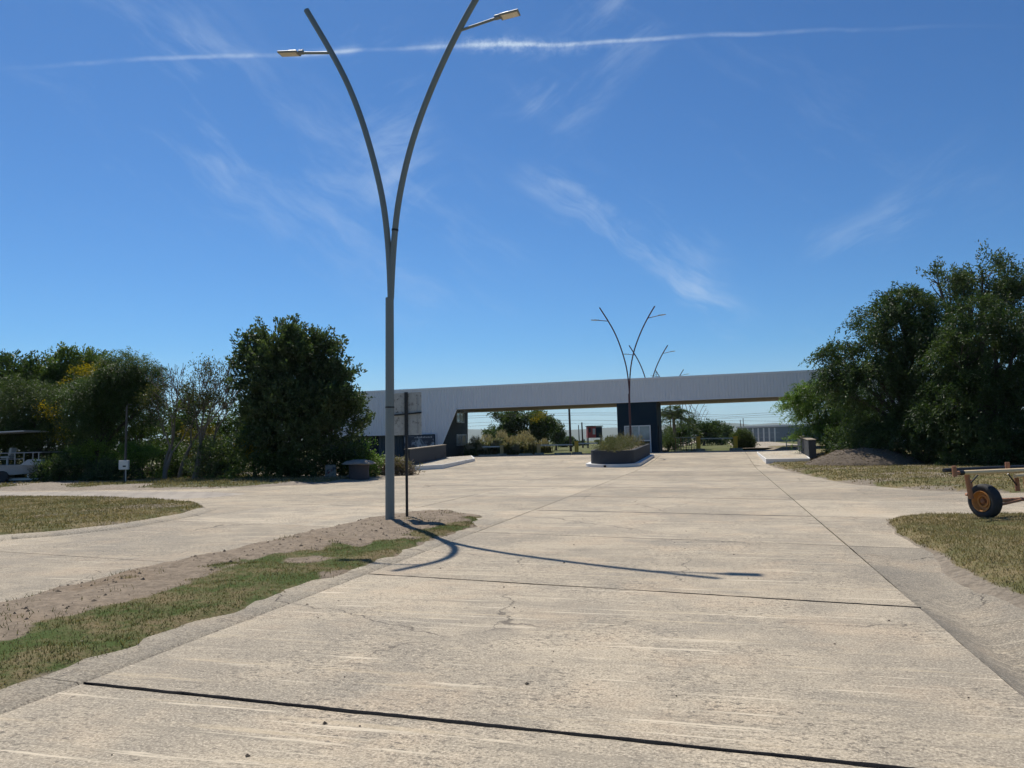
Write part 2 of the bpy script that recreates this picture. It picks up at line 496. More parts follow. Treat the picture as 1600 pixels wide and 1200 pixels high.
M = {}
M['slab'] = concrete('slab_concrete')
M['kerb'] = concrete('kerb_concrete', (0.43, 0.385, 0.315), (0.30, 0.275, 0.235), streak=0.2, crack=True, bump=0.9)
M['gutter'] = concrete('gutter_concrete', (0.36, 0.32, 0.262), (0.25, 0.228, 0.193), streak=0.5, crack=False, bump=0.9)
M['platform'] = concrete('platform_concrete', (0.55, 0.52, 0.46), (0.46, 0.43, 0.38), streak=0.0, crack=False, bump=0.2)
M['sand'] = concrete('sandy_silt', (0.45, 0.36, 0.27), (0.36, 0.29, 0.22), streak=0.3, crack=False)
M['bed'] = plain('road_bed_soil', (0.12, 0.10, 0.08), 0.95, var=0.4, scale=9, bump=0.6)
M['tar'] = plain('joint_tar', (0.013, 0.0135, 0.015), 0.9, var=0.5, scale=12, bump=0.9, bscale=60, spec=0.08)
M['joint_dirt'] = plain('dirt_in_joint', (0.12, 0.10, 0.082), 0.95, var=0.4, scale=5, spec=0.1)
M['ground'] = lawn_mat('far_ground', green=(0.10, 0.115, 0.040), dry=(0.23, 0.195, 0.10), dryness=0.55)
M['median'] = lawn_mat('median_turf', green=(0.070, 0.100, 0.028), dry=(0.20, 0.155, 0.085), dirt=(0.285, 0.228, 0.168), dryness=0.66)
M['lawn'] = lawn_mat('dry_lawn', green=(0.12, 0.12, 0.05), dry=(0.25, 0.195, 0.105), dryness=0.7)
M['verge'] = lawn_mat('verge_turf', green=(0.085, 0.095, 0.04), dry=(0.22, 0.19, 0.12), dirt=(0.34, 0.29, 0.235), dryness=0.6)
M['mulch'] = plain('dry_mulch', (0.115, 0.088, 0.062), 0.97, var=0.55, scale=11, bump=1.0, bscale=22)
M['blade'] = leaf_mat('grass_blade', 0.25, 0.7, 0.1)
M['leaf'] = leaf_mat('tree_leaf', 0.34, 0.5, 0.22)
M['petal'] = leaf_mat('yellow_blossom', 0.4, 0.7, 0.1)
M['bark'] = bark_mat('grey_brown_bark', (0.11, 0.085, 0.062))
M['bark_dark'] = bark_mat('dark_bark', (0.06, 0.048, 0.038))
M['bark_grey'] = bark_mat('pale_grey_bark', (0.16, 0.135, 0.11))
M['lamp_grey'] = plain('weathered_grey_green_paint', (0.17, 0.195, 0.19), 0.5, 0.0, 0.14, 3.0, dirt=((0.12, 0.12, 0.11), 0.60))
M['lamp_red'] = plain('dark_maroon_paint', (0.085, 0.026, 0.024), 0.5, 0.0, 0.2, 3.0)
M['lamp_head'] = plain('lamp_head_grey', (0.20, 0.21, 0.21), 0.45, 0.3)
M['lens'] = plain('lamp_lens', (0.62, 0.56, 0.46), 0.25, 0.0, 0.06)
M['black'] = plain('black_paint', (0.012, 0.012, 0.013), 0.5, 0.0, 0.3)
M['sign_back'] = plain('weathered_sign_back', (0.40, 0.405, 0.385), 0.75, 0.0, 0.35, 22.0, 0.5, 60, dirt=((0.17, 0.17, 0.155), 0.53))
M['clad'] = plain('white_metal_cladding', (0.66, 0.68, 0.70), 0.45, 0.0, 0.05, 0.6)
M['clad_trim'] = plain('white_metal_trim', (0.72, 0.73, 0.74), 0.4, 0.0, 0.05, 1.0)
M['soffit'] = plain('soffit_panel', (0.36, 0.29, 0.235), 0.8, 0.0, 0.12, 1.0)
M['navy'] = plain('navy_wall_paint', (0.011, 0.027, 0.042), 0.75, 0.0, 0.15, 2.0, 0.3, spec=0.15)
M['teal'] = plain('dark_teal_sheet', (0.032, 0.058, 0.075), 0.6, 0.0, 0.15, 2.0)
M['dark'] = plain('unlit_interior', (0.012, 0.013, 0.016), 0.8, 0.0, 0.2)
M['olive'] = plain('grey_render', (0.075, 0.082, 0.080), 0.8, 0.0, 0.12, 2.0, 0.4)
M['charcoal'] = plain('charcoal_render', (0.044, 0.050, 0.058), 0.85, 0.0, 0.25, 2.5, 0.6, 30, dirt=((0.10, 0.10, 0.10), 0.68), spec=0.25)
M['white'] = plain('white_kerb_paint', (0.74, 0.73, 0.70), 0.7, 0.0, 0.07, 2.0, 0.3, dirt=((0.45, 0.42, 0.37), 0.62))
M['frame'] = plain('white_window_frame', (0.62, 0.63, 0.63), 0.45)
M['curtain'] = plain('pale_curtain', (0.42, 0.42, 0.40), 0.9, 0.0, 0.15, 5)
M['yellow'] = plain('yellow_post_paint', (0.72, 0.40, 0.03), 0.6, 0.0, 0.2, 5.0, dirt=((0.30, 0.20, 0.07), 0.6))
M['tanpost'] = plain('faded_yellow_paint', (0.46, 0.30, 0.12), 0.7, 0.0, 0.2, 5.0)
M['boom'] = plain('pale_boom_paint', (0.55, 0.55, 0.50), 0.5)
M['pipe'] = plain('galvanised_pipe', (0.36, 0.37, 0.37), 0.45, 0.5)
M['rust'] = plain('rusty_brown_paint', (0.36, 0.165, 0.085), 0.75, 0.0, 0.3, 9.0, 0.4, 50, dirt=((0.12, 0.055, 0.035), 0.55))
M['cream'] = plain('cream_pipe_paint', (0.80, 0.60, 0.34), 0.6, 0.0, 0.12, 6.0, 0.3, 50, dirt=((0.30, 0.15, 0.08), 0.64))
M['orange'] = plain('orange_rim_paint', (0.62, 0.27, 0.075), 0.55, 0.0, 0.25, 9.0, 0.3, 50, dirt=((0.62, 0.36, 0.16), 0.62))
M['rubber'] = plain('tyre_rubber', (0.028, 0.029, 0.031), 0.8, 0.0, 0.3, 14, 0.3)
M['hull'] = plain('white_boat_hull', (0.38, 0.39, 0.40), 0.4, 0.0, 0.07, 2.0, dirt=((0.40, 0.41, 0.41), 0.64))
M['pad'] = plain('grey_seat_vinyl', (0.36, 0.37, 0.35), 0.6)
M['stone'] = plain('grey_stone', (0.24, 0.215, 0.185), 0.9, 0.0, 0.35, 6.0, 0.9, 20)
M['drum'] = plain('dark_stone_drum', (0.06, 0.052, 0.056), 0.9, 0.0, 0.3, 4.0, 0.9, 14)
M['box_white'] = plain('meter_box_white', (0.60, 0.60, 0.58), 0.6)
M['post_concrete'] = plain('old_concrete_post', (0.07, 0.07, 0.065), 0.9, 0.0, 0.2, 5, 0.5)
M['dry_branch'] = plain('dry_branch', (0.20, 0.155, 0.115), 0.95, 0.0, 0.4, 8)
M['red'] = plain('faded_red_panel', (0.30, 0.045, 0.042), 0.6, 0.0, 0.25, 3.0)
M['shed'] = plain('grey_blue_sheet', (0.14, 0.175, 0.20), 0.6, 0.0, 0.1, 0.4)
M['fencepost'] = plain('pale_fence_post', (0.55, 0.55, 0.53), 0.8)
M['wood'] = plain('dark_pole_wood', (0.075, 0.060, 0.050), 0.9, 0.0, 0.3, 6)
M['hill'] = plain('far_hill_scrub', (0.085, 0.105, 0.060), 1.0, 0.0, 0.4, 0.004)
def glass_mat(name, col=(0.03, 0.04, 0.05)):
    m_, k, b, out = new_mat(name)
    P = k.n('ShaderNodeTexCoord').outputs['Object']
    k.l(k.mix(k.noise(P, 1.5, 2), tuple(x * .6 for x in col), tuple(x * 1.5 for x in col)), b.inputs['Base Color'])
    b.inputs['Roughness'].default_value = 0.06
    b.inputs['Specular IOR Level'].default_value = 0.8
    return m_
M['glass'] = glass_mat('window_glass')
M['glass_pale'] = glass_mat('blind_behind_glass', (0.20, 0.24, 0.26))
def paver_mat():
    m_, k, b, out = new_mat('block_paving')
    P = k.mapping(k.n('ShaderNodeNewGeometry').outputs['Position'], rot=(0, 0, R(20)))
    br = k.n('ShaderNodeTexBrick')
    k.l(P, br.inputs['Vector'])
    br.inputs['Scale'].default_value = 1.0
    br.inputs['Brick Width'].default_value = 0.8; br.inputs['Row Height'].default_value = 0.5
    br.inputs['Mortar Size'].default_value = 0.05
    br.inputs['Color1'].default_value = (0.38, 0.33, 0.27, 1); br.inputs['Color2'].default_value = (0.31, 0.27, 0.225, 1)
    br.inputs['Mortar'].default_value = (0.20, 0.18, 0.155, 1)
    c = k.mix(k.math('MULTIPLY', k.ramp(k.noise(P, 0.6, 5, 0.65), 0.45, 0.7), 0.6), br.outputs[0], (0.40, 0.345, 0.275))
    k.l(c, b.inputs['Base Color']); b.inputs['Roughness'].default_value = 0.9
    return m_
M['paver'] = paver_mat()
def mural_mat():
    """a dark printed panel: a pale line of lettering along the top, a pale picture below"""
    m_, k, b, out = new_mat('printed_panel')
    P = k.n('ShaderNodeTexCoord').outputs['Object']
    s = k.n('ShaderNodeSeparateXYZ'); k.l(P, s.inputs[0])
    n1 = k.noise(P, 1.1, 5, 0.6, 0.8); n2 = k.noise(P, 5.5, 4, 0.6)
    c = k.mix(k.ramp(n1, 0.48, 0.60), (0.030, 0.040, 0.058), (0.34, 0.38, 0.40))
    c = k.mix(k.math('MULTIPLY', k.ramp(n2, 0.55, 0.63), 0.7), c, (0.03, 0.035, 0.05))
    k.l(c, b.inputs['Base Color']); b.inputs['Roughness'].default_value = 0.5
    return m_
M['mural'] = mural_mat()

# ------------------------------------------------------------------ ground
def axis_steps(spec):
    out = []
    for a, b_, st_ in spec: out += list(np.arange(a, b_, st_))
    return np.array(out + [spec[-1][1]], float)
def grid_faces(nx, ny):
    i = np.arange(nx - 1)[None, :] + nx * np.arange(ny - 1)[:, None]
    i = i.ravel()
    return np.stack([i, i + 1, i + nx + 1, i + nx], 1)
gx = axis_steps([(-6000, -600, 900), (-600, -100, 50), (-100, 110, 3), (110, 600, 49), (600, 6000, 900)])
gy = axis_steps([(-300, -20, 40), (-20, 130, 2), (130, 600, 47), (600, 9000, 700)])
X, Y = np.meshgrid(gx, gy)
Z = G(X, Y) - 0.36
Z = Z + np.where(Y > 74, 0.34, 0.0)
gv = np.stack([X.ravel(), Y.ravel(), Z.ravel()], 1)
turf = np.clip(vnoise(gv[:, 0], gv[:, 1], 0.12, 3) * 1.1 + 0.28, 0, 1)
ground = np_mesh('ground', gv, grid_faces(len(gx), len(gy)), M['ground'], smooth=True, attrs={'turf': turf})
tag(ground, 'dry grassy plain spreading to the horizon', None, kind='structure')

# signed distance to a polygon, positive inside
def sdist(px, py, poly):
    px = np.asarray(px, float); py = np.asarray(py, float)
    d = np.full(px.shape, 1e9); ins = np.zeros(px.shape, bool)
    n = len(poly)
    for i in range(n):
        ax, ay = poly[i]; bx, by = poly[(i + 1) % n]
        ex, ey = bx - ax, by - ay
        t = np.clip(((px - ax) * ex + (py - ay) * ey) / max(1e-9, ex * ex + ey * ey), 0, 1)
        d = np.minimum(d, np.hypot(px - ax - t * ex, py - ay - t * ey))
        if abs(ey) > 1e-12:
            cnd = ((ay > py) != (by > py)) & (px < (bx - ax) * (py - ay) / ey + ax)
            ins ^= cnd
    return np.where(ins, d, -d)

med_uv = [(-7.4, -6), (-7.4, 13.6), (-7.25, 15.2), (-6.8, 16.4), (-6.1, 16.9), (-5.3, 16.3), (-4.75, 15.0), (-4.5, 13.6), (-4.52, 11),
          (-4.56, 8), (-4.58, 4), (-4.58, -6)]
median_poly = [uv2xy(*p) for p in med_uv]
def gxy(px, py): p = gp(px, py); return (p.x, p.y)
island_poly = [gxy(*p) for p in ((-340, 893), (-120, 862), (0, 842), (90, 835), (180, 825), (240, 815), (290, 806), (318, 797), (322, 793), (312, 789), (250, 783), (150, 779.5), (0, 778.5), (-200, 780), (-400, 786))]
right_near_poly = [gxy(*p) for p in ((1384, 813), (1400, 834), (1440, 858), (1490, 885), (1545, 912), (1600, 939), (1700, 990))] + [(7.2, 4.0), (14, 2), (22, 13.8)] + [gxy(*p) for p in ((1600, 807), (1500, 808), (1430, 808))]
rf = [gxy(*p) for p in ((1203, 727), (1232, 736), (1262, 743), (1300, 751), (1340, 757.5), (1440, 766), (1520, 769), (1600, 770.5), (1750, 773))]
right_far_poly = rf + [(60, 20), (80, 75), (24.5, 75), (gxy(1247, 707)[0] + 1.0, gxy(1247, 707)[1]), (gxy(1266, 721)[0] + .5, gxy(1266, 721)[1] + .6), (gxy(1266, 723)[0] + .4, gxy(1266, 723)[1] - .2), (gxy(1199, 725)[0], gxy(1199, 725)[1] - .15)]
vg = [gxy(*p) for p in ((-300, 770), (0, 767), (200, 766), (330, 764), (420, 760), (500, 756.5), (560, 750.5), (600, 745), (640, 738), (660, 733))]
left_verge_poly = [(-70, 27.5)] + vg + [(-5.0, 52), (-6.5, 72), (-80, 72)]

def lawn(name, poly, step, hmax, slope, mat, label, turf_fn, wob=0.10, bound=None, seed=1, rough=0.02, mound=None):
    P = np.array(poly)
    lo, hi = P.min(0) - 0.5, P.max(0) + 0.5
    if bound: lo = np.maximum(lo, bound[0]); hi = np.minimum(hi, bound[1])
    xs = np.arange(lo[0], hi[0] + step, step); ys = np.arange(lo[1], hi[1] + step, step)
    X, Y = np.meshgrid(xs, ys)
    d = sdist(X, Y, poly) + (vnoise(X, Y, 1.3, seed, 4) - 0.5) * 2 * wob
    h = np.clip(d * slope, -0.22, hmax) + (vnoise(X, Y, 2.5, seed + 5, 4) - 0.5) * rough * 2 * (d > 0)
    if mound is not None: h = h + mound(X, Y) * (d > 0)
    Z = G(X, Y) + h
    V = np.stack([X.ravel(), Y.ravel(), Z.ravel()], 1)
    Fc = grid_faces(len(xs), len(ys))
    keep = (d.ravel()[Fc] > -0.7).any(1)
    Fc = Fc[keep]
    used = np.unique(Fc); idx = -np.ones(len(V), int); idx[used] = np.arange(len(used))
    tf = turf_fn(X, Y, d).ravel()
    o = np_mesh(name, V[used], idx[Fc], mat, smooth=True, attrs={'turf': tf[used]})
    tag(o, label, None, kind='structure')
    def height(x, y):
        dd = sdist(x, y, poly) + (vnoise(x, y, 1.3, seed, 4) - 0.5) * 2 * wob
        hh = np.clip(dd * slope, -0.22, hmax) + (vnoise(x, y, 2.5, seed + 5, 4) - 0.5) * rough * 2
        if mound is not None: hh = hh + mound(x, y)
        return G(x, y) + hh, dd
    return height

def median_turf(X, Y, d):
    u, v = X * CA - Y * SA, X * SA + Y * CA
    t = (u + 5.72) * 1.3 + 0.5                    # earth on the side of the other carriageway
    t = t + (vnoise(X, Y, 0.85, 21, 5) - 0.5) * 4.4
    t = np.where(v > 13.0, t - (v - 13.0) * 0.30, t)
    t = np.minimum(t, (u * -1 - 4.56) * 3.2 + (vnoise(X, Y, 2.2, 33, 3) - 0.25) * 1.6)
    return np.clip(t, 0, 1)
def median_mound(X, Y):
    u, v = X * CA - Y * SA, X * SA + Y * CA
    return 0.05 * np.exp(-((u + 6.3) / 0.8) ** 2) * np.clip((v - 2) / 8, 0.2, 1)
H_med = lawn('median_ground', median_poly, 0.09, 0.05, 0.30, M['median'], 'narrow median of earth and green turf between the two carriageways', median_turf, 0.20, ((-9, -1.5), (3, 19)), 2, 0.045, median_mound)
tl = lambda X, Y, d: np.clip(0.75 + (vnoise(X, Y, 0.5, 8, 4) - 0.5) * 1.6, 0, 1) * np.clip(d * 5 + 0.35, 0, 1)
H_isl = lawn('island_lawn', island_poly, 0.16, 0.10, 0.5, M['lawn'], 'dry lawn island beside the side road', tl, 0.05, ((-26, 9), (0, 32)), 5, 0.02)
H_rn = lawn('gutter_lawn', right_near_poly, 0.12, 0.09, 0.35, M['lawn'], 'dry lawn by the gutter under the rusty cart', tl, 0.10, ((3, 3), (24, 20)), 9, 0.02)
def right_mound(X, Y):
    mx, my = RM
    r = np.hypot((X - mx) / 2.9, (Y - my) / 2.2)
    return 0.0 * r
RM = (0, 0)
H_rf = lawn('far_lawn', right_far_poly, 0.45, 0.12, 0.30, M['lawn'], 'dry lawn in front of the big dark trees', tl, 0.12, ((8, 18), (75, 76)), 12, 0.03)
tv = lambda X, Y, d: np.clip(0.55 + (vnoise(X, Y, 0.45, 14, 4) - 0.5) * 2.4, 0, 1) * np.clip(d * 1.2 + 0.1, 0, 1)
H_vg = lawn('tree_verge', left_verge_poly, 0.40, 0.12, 0.10, M['verge'], 'patchy grass verge in front of the tree belt', tv, 0.25, ((-70, 24), (-2, 73)), 17, 0.04)

# ------------------------------------------------------------------ road slabs
road = thing('road', 'pale concrete road of large jointed slabs', None)
road['kind'] = 'structure'
del road['label']
rng = np.random.default_rng(4)
U_EDGES = [-36, -30, -24, -17.8, -11.6, -7.4, -4.3, 1.73, 7.8, 13.8, 19.8, 25.8]
V0, PITCHV = 4.45, 4.42
rows = [V0 + PITCHV * k for k in range(-2, 15)]
RS = [0.0, 0.02, 0.054, 0.142] + [0.17] * 20
def vj(k, u): return rows[k] - RS[k] * (u + 4.3)      # a transverse joint, slightly askew
U_GAP = {1.73: 0.014, -4.3: 0.010, -7.4: 0.007}           # half widths of the long joints
def joint_gap(k): return {0: 0.034, 1: 0.010, 2: 0.016, 3: 0.020, 4: 0.010, 6: 0.016}.get(k, 0.007)
def slab(u0, u1, k, nu, nv):
    ga, gb = joint_gap(k - 2), joint_gap(k - 1)
    us = np.linspace(u0 + U_GAP.get(u0, 0.003), u1 - U_GAP.get(u1, 0.003), nu); ts = np.linspace(0, 1, nv)
    U, T = np.meshgrid(us, ts)
    Va, Vb = vj(k, U) + ga / 2, vj(k + 1, U) - gb / 2
    V = Va + (Vb - Va) * T
    j = 0.010 if k < 4 else 0.0015
    V = V + (vnoise(U * 1.0 + 50, np.round(T) * 9 + k * 3, 5.0, 77, 3) - 0.5) * 2 * j * ((T < 1e-6) | (T > 1 - 1e-6))
    ej = (vnoise(V, U * 0 + u0, 4.0, 91, 3) - 0.5) * (0.012 if k < 4 else 0.003)
    U = U + np.where((us == us[0])[None, :] | (us == us[-1])[None, :], ej, 0)
    Xw, Yw = U * CA + V * SA, -U * SA + V * CA
    Zw = G(Xw, Yw) + rng.uniform(-0.002, 0.002) + (vnoise(Xw, Yw, 0.8, 5, 2) - 0.5) * 0.006
    top = np.stack([Xw.ravel(), Yw.ravel(), Zw.ravel()], 1)
    F = grid_faces(nu, nv)
    ring = np.concatenate([np.arange(nu), nu - 1 + nu * np.arange(1, nv), nu * (nv - 1) + np.arange(nu - 2, -1, -1), nu * np.arange(nv - 2, 0, -1)])
    low = top[ring].copy(); low[:, 2] -= 0.12
    b0 = len(top); nr = len(ring); q = np.arange(nr)
    side = np.stack([ring, b0 + q, b0 + (q + 1) % nr, ring[(q + 1) % nr]], 1)
    np_mesh('slab', np.concatenate([top, low]), np.concatenate([F, side]), M['slab'], road)
U_FAR = [-36, -27, -17.8, -7.4, -4.3, 1.73, 7.8, 16.8, 25.8]
for ci, u0, u1, k in [(c_, U_EDGES[c_], U_EDGES[c_ + 1], k_) for c_ in range(len(U_EDGES) - 1) for k_ in range(6)] + [(20 + c_, U_FAR[c_], U_FAR[c_ + 1], k_) for c_ in range(len(U_FAR) - 1) for k_ in range(6, len(rows) - 1)]:
    if True:
        um = (u0 + u1) / 2
        xm, ym = uv2xy(um, (vj(k, um) + vj(k + 1, um)) / 2)
        cor = np.array([uv2xy(u, vj(k, u) * (1 - t) + vj(k + 1, u) * t) for u in (u0, um, u1) for t in (0, .5, 1)])
        hid = False
        for pl in (median_poly, island_poly, right_near_poly, right_far_poly, left_verge_poly):
            if (sdist(cor[:, 0], cor[:, 1], pl) > 0.4).all(): hid = True
        if hid: continue
        if ci == 5 and k < 4: continue                       # the median stands there
        if ci == 7 and k < 4: continue                       # the gutter runs there
        if 7 < ci and k < 4: continue
        if ci < 4 and k < 2: continue
        if ym > 73: continue
        near = ci == 6 and k < 5
        slab(u0, u1, k, 90 if near else 20, 40 if near else 12)
# bitumen run into the two nearest joints
def sealant(k, u0, u1, wdt, zoff, seed, label, broken=0.0, mat='tar'):
    n = 260
    us = np.linspace(u0, u1, n)
    vv = vj(k + 2, us) + (vnoise(us, us * 0, 1.2, seed, 3) - 0.5) * 0.012
    wl = wdt * (0.15 + 1.25 * vnoise(us, us * 0 + 3, 5.0, seed + 1, 5)); wr = wdt * (0.15 + 1.25 * vnoise(us, us * 0 + 7, 5.0, seed + 2, 5))
    taper = np.clip((us - u0) / 0.15, 0.1, 1)
    if broken: taper = taper * np.clip((vnoise(us, us * 0 + 2, 2.6, seed + 9, 4) - broken) * 9, 0.02, 1.3)
    pts = []
    for off, zz_ in ((-wl, 0.0), (-wl * .5, 1), (wr * 0, 1.15), (wr * .5, 1), (wr, 0.0)):
        V_ = vv + off * taper
        x, y = us * CA + V_ * SA, -us * SA + V_ * CA
        pts.append(np.stack([x, y, G(x, y) + zoff * zz_ - 0.004 * (1 - min(1, zz_)) + (vnoise(us, us * 0 + off.mean() * 90, 9, seed + 4) - 0.5) * 0.006 * min(1, zz_)], 1))
    V_ = np.stack(pts, 0).reshape(-1, 3)
    o = np_mesh('joint_sealant', V_, grid_faces(n, 5), M[mat], road, smooth=True)
    o['label'] = label
sealant(0, -4.28, 1.73, 0.029, 0.010, 3, 'thick bead of black bitumen in the nearest joint')
sealant(1, -4.28, 1.73, 0.017, 0.005, 8, 'thin cracked line of bitumen in the second joint', 0.36)
for k_, w_, br_ in ((2, 0.030, 0.16), (3, 0.055, 0.10), (4, 0.030, 0.34), (5, 0.04, 0.30), (7, 0.07, 0.26), (9, 0.07, 0.30)):
    sealant(k_, -4.28 if k_ != 5 else -11.0, 1.70, w_, 0.003, 20 + k_, 'dirt-filled joint across the concrete', br_, 'joint_dirt')
# dusty bed seen in the joints
bed = thing('road_bed', 'bed', None); bed['kind'] = 'structure'; del bed['label']
for ua, ub, va, vb in ((-4.25, 1.68, -4.0, 17.5), (-11.55, -7.45, 6.0, 17.5), (1.8, 25.6, 14.6, 17.5), (-35.9, -11.65, 14.0, 17.5), (-36.0, 25.7, 17.5, 66.5)):
    us, vs_ = np.linspace(ua, ub, 24), np.linspace(va, vb, 90)
    U, V_ = np.meshgrid(us, vs_); V_ = V_ - 0.17 * (U + 4.3)
    x, y = U * CA + V_ * SA, -U * SA + V_ * CA
    np_mesh('bed_strip', np.stack([x.ravel(), y.ravel(), (G(x, y) - 0.022).ravel()], 1), grid_faces(24, 90), M['bed'], bed)
# mountable kerb strip along the median
kerb = thing('kerb', 'sloping concrete kerb strip along the median', None); kerb['kind'] = 'structure'; del kerb['label']
for k in range(-1, 4):
    va, vb = max(-4, rows[max(0, k + 1)] if k >= 0 else -4), rows[k + 2]
    if k == -1: va, vb = -4.0, rows[1]
    if vb <= va: continue
    vb = min(vb, 15.6)
    vs_ = np.linspace(va + .004, vb - .004, 40); us = np.array([-4.306, -4.34, -4.60, -5.25])
    zs = np.array([-0.02, 0.004, 0.016, 0.02])
    U, V_ = np.meshgrid(us, vs_)
    U = U + (vnoise(V_, U, 2.0, 4) - 0.5) * 0.02
    x, y = U * CA + V_ * SA, -U * SA + V_ * CA
    z = G(x, y) + zs[None, :] + (vnoise(x, y, 3, 9) - 0.5) * 0.008
    np_mesh('kerb_segment', np.stack([x.ravel(), y.ravel(), z.ravel()], 1), grid_faces(4, 40), M['kerb'], kerb, smooth=True)
# gutter along the other edge: falls away from the slab, then climbs to the lawn
gut = thing('gutter', 'open concrete gutter', None); gut['kind'] = 'structure'; del gut['label']
for k in range(0, 4):
    ts = np.linspace(0, 1, 36)
    us = np.array([1.736, 1.75, 1.90, 2.06, 2.16, 2.45, 2.8, 3.4, 4.6, 6.2])
    zs = np.array([-0.02, -0.035, -0.10, -0.165, -0.155, -0.07, -0.01, 0.012, 0.015, 0.0])
    U, T = np.meshgrid(us, ts)
    bend = np.clip((rows[k] + (rows[k + 1] - rows[k]) * T - 7.5) / 6, 0, 1) ** 2 * 0.8
    U = U + bend * np.clip((U - 1.75) / 0.3, 0, 1)
    V_ = vj(k, U) + 0.004 + (vj(k + 1, U) - vj(k, U) - 0.008) * T
    fade = np.clip((12.0 - V_) / 4.5, 0.0, 1)
    x, y = U * CA + V_ * SA, -U * SA + V_ * CA
    z = G(x, y) + zs[None, :] * fade + (vnoise(x, y, 3, 19) - 0.5) * 0.010
    np_mesh('gutter_segment', np.stack([x.ravel(), y.ravel(), z.ravel()], 1), grid_faces(10, 36), M['gutter'] if k < 3 else M['kerb'], gut, smooth=True)
# kerb by the lawn island
ik = thing('kerb', 'low kerb', None); ik['kind'] = 'structure'; del ik['label']
kp = [Vector((*gxy(*p), 0)) for p in ((-340, 893), (-120, 862), (0, 842), (90, 835), (180, 825), (240, 815), (290, 806), (318, 797))]
dense = []
for a, b_ in zip(kp[:-1], kp[1:]):
    for t in np.linspace(0, 1, 6, endpoint=False): dense.append(a.lerp(b_, t))
dense.append(kp[-1])
for i0 in range(0, len(dense) - 1, 6):
    seg = dense[i0:i0 + 7]
    vtx = []
    for i, p in enumerate(seg):
        q = dense[min(i0 + i + 1, len(dense) - 1)] - dense[max(i0 + i - 1, 0)]
        nrm = Vector((q.y, -q.x, 0)).normalized()
        for off, z in ((-0.25, 0.06), (0.0, 0.06), (0.30, 0.025), (0.36, -0.03)):
            r = p + nrm * off; vtx.append((r.x, r.y, gz(r.x, r.y) + z))
    np_mesh('kerb_segment', vtx, grid_faces(4, len(seg)), M['kerb'], ik, smooth=True)
# block paving between island and tree verge
pv = [gxy(*p) for p in ((-380, 771), (0, 768.5), (200, 767.5), (320, 768), (390, 771.5), (330, 777.5), (250, 780.5), (100, 780), (0, 780), (-380, 786))]
lawn('block_paving', pv, 0.35, 0.006, 0.05, M['paver'], 'strip of grey block paving behind the lawn island', lambda X, Y, d: X * 0, 0.0, ((-30, 20), (0, 40)), 30, 0.0)
# avenue beyond the gate
fr = MB()
for (ua, ub, va, vb) in ((1.2, 8.5, 74.5, 420), (-11.5, -5.0, 74.5, 420)):
    n = 30; vv = np.linspace(va, vb, n)
    pts = []
    for v in vv:
        for u in (ua, ub):
            x, y = uv2xy(u, v); pts.append((x, y, gz(x, y) + 0.012))
    fr.add(pts, [(2 * i, 2 * i + 1, 2 * i + 3, 2 * i + 2) for i in range(n - 1)])
tag(fr.build('avenue', M['slab']), 'concrete avenue running on beyond the gate', None, kind='structure')
# ------------------------------------------------------------------ grass blades
def blades(name, label, hfun, bound, count, hgt, wid, cols, keep, seed, parent=None):
    r = np.random.default_rng(seed)
    (x0, y0), (x1, y1) = bound
    x = r.uniform(x0, x1, count); y = r.uniform(y0, y1, count)
    z, d = hfun(x, y)
    k = keep(x, y, d, r.random(count))
    x, y, z = x[k], y[k], z[k]
    n = len(x)
    h = hgt * r.uniform(0.45, 1.25, n) * (0.6 + 0.8 * vnoise(x, y, 1.5, seed))
    az = r.uniform(0, 2 * np.pi, n); lean = r.uniform(0.1, 1.1, n) * h
    la = r.uniform(0, 2 * np.pi, n)
    wx, wy = np.cos(az) * wid * 0.5, np.sin(az) * wid * 0.5
    base = np.stack([x, y, z - 0.01], 1)
    a = base + np.stack([wx, wy, 0 * wx], 1); b = base - np.stack([wx, wy, 0 * wx], 1)
    tip = base + np.stack([np.cos(la) * lean, np.sin(la) * lean, h], 1)
    V = np.stack([a, b, tip], 1).reshape(-1, 3)
    Fc = np.arange(3 * n).reshape(-1, 3)
    pick = r.random(n) * 0.6 + vnoise(x, y, 0.8, seed + 3) * 0.6 - 0.1
    cols = np.array(cols); q = np.clip(pick, 0, 0.999) * (len(cols) - 1)
    i = q.astype(int); f = (q - i)[:, None]
    c = cols[i] * (1 - f) + cols[i + 1] * f
    c = c * r.uniform(0.7, 1.3, (n, 1))
    o = np_mesh(name, V, Fc, M['blade'], attrs={'tint': np.repeat(c, 3, 0)})
    tag(o, label, None, kind='stuff')
    return o
GREEN = [(0.050, 0.070, 0.020), (0.080, 0.092, 0.032), (0.16, 0.135, 0.062), (0.27, 0.205, 0.115), (0.36, 0.285, 0.17)]
DRY = [(0.085, 0.092, 0.035), (0.15, 0.135, 0.056), (0.235, 0.185, 0.092), (0.31, 0.245, 0.14), (0.38, 0.305, 0.19)]
def med_keep(x, y, d, rnd): return (d > 0.05) & (median_turf(x, y, d) > 0.45 + (rnd - 0.5) * 0.5)
blades('grass', 'short green grass growing on the median', H_med, ((-9, -1), (2, 18)), 460000, 0.030, 0.010, GREEN, med_keep, 1)
blades('grass', 'tufts of longer grass scattered along the median', H_med, ((-9, 1), (2, 18)), 24000, 0.055, 0.011, GREEN[:4],
       lambda x, y, d, q: (d > 0.0) & (vnoise(x, y, 1.1, 61, 4) > 0.60), 2)
blades('grass', 'mown dry grass of the lawn under the cart', H_rn, ((4, 5), (14, 17)), 150000, 0.045, 0.013, DRY, lambda x, y, d, q: d > 0.03, 3)
blades('grass', 'mown dry grass of the lawn island', H_isl, ((-24, 11), (-5, 30)), 170000, 0.05, 0.02, DRY, lambda x, y, d, q: d > 0.05, 4)
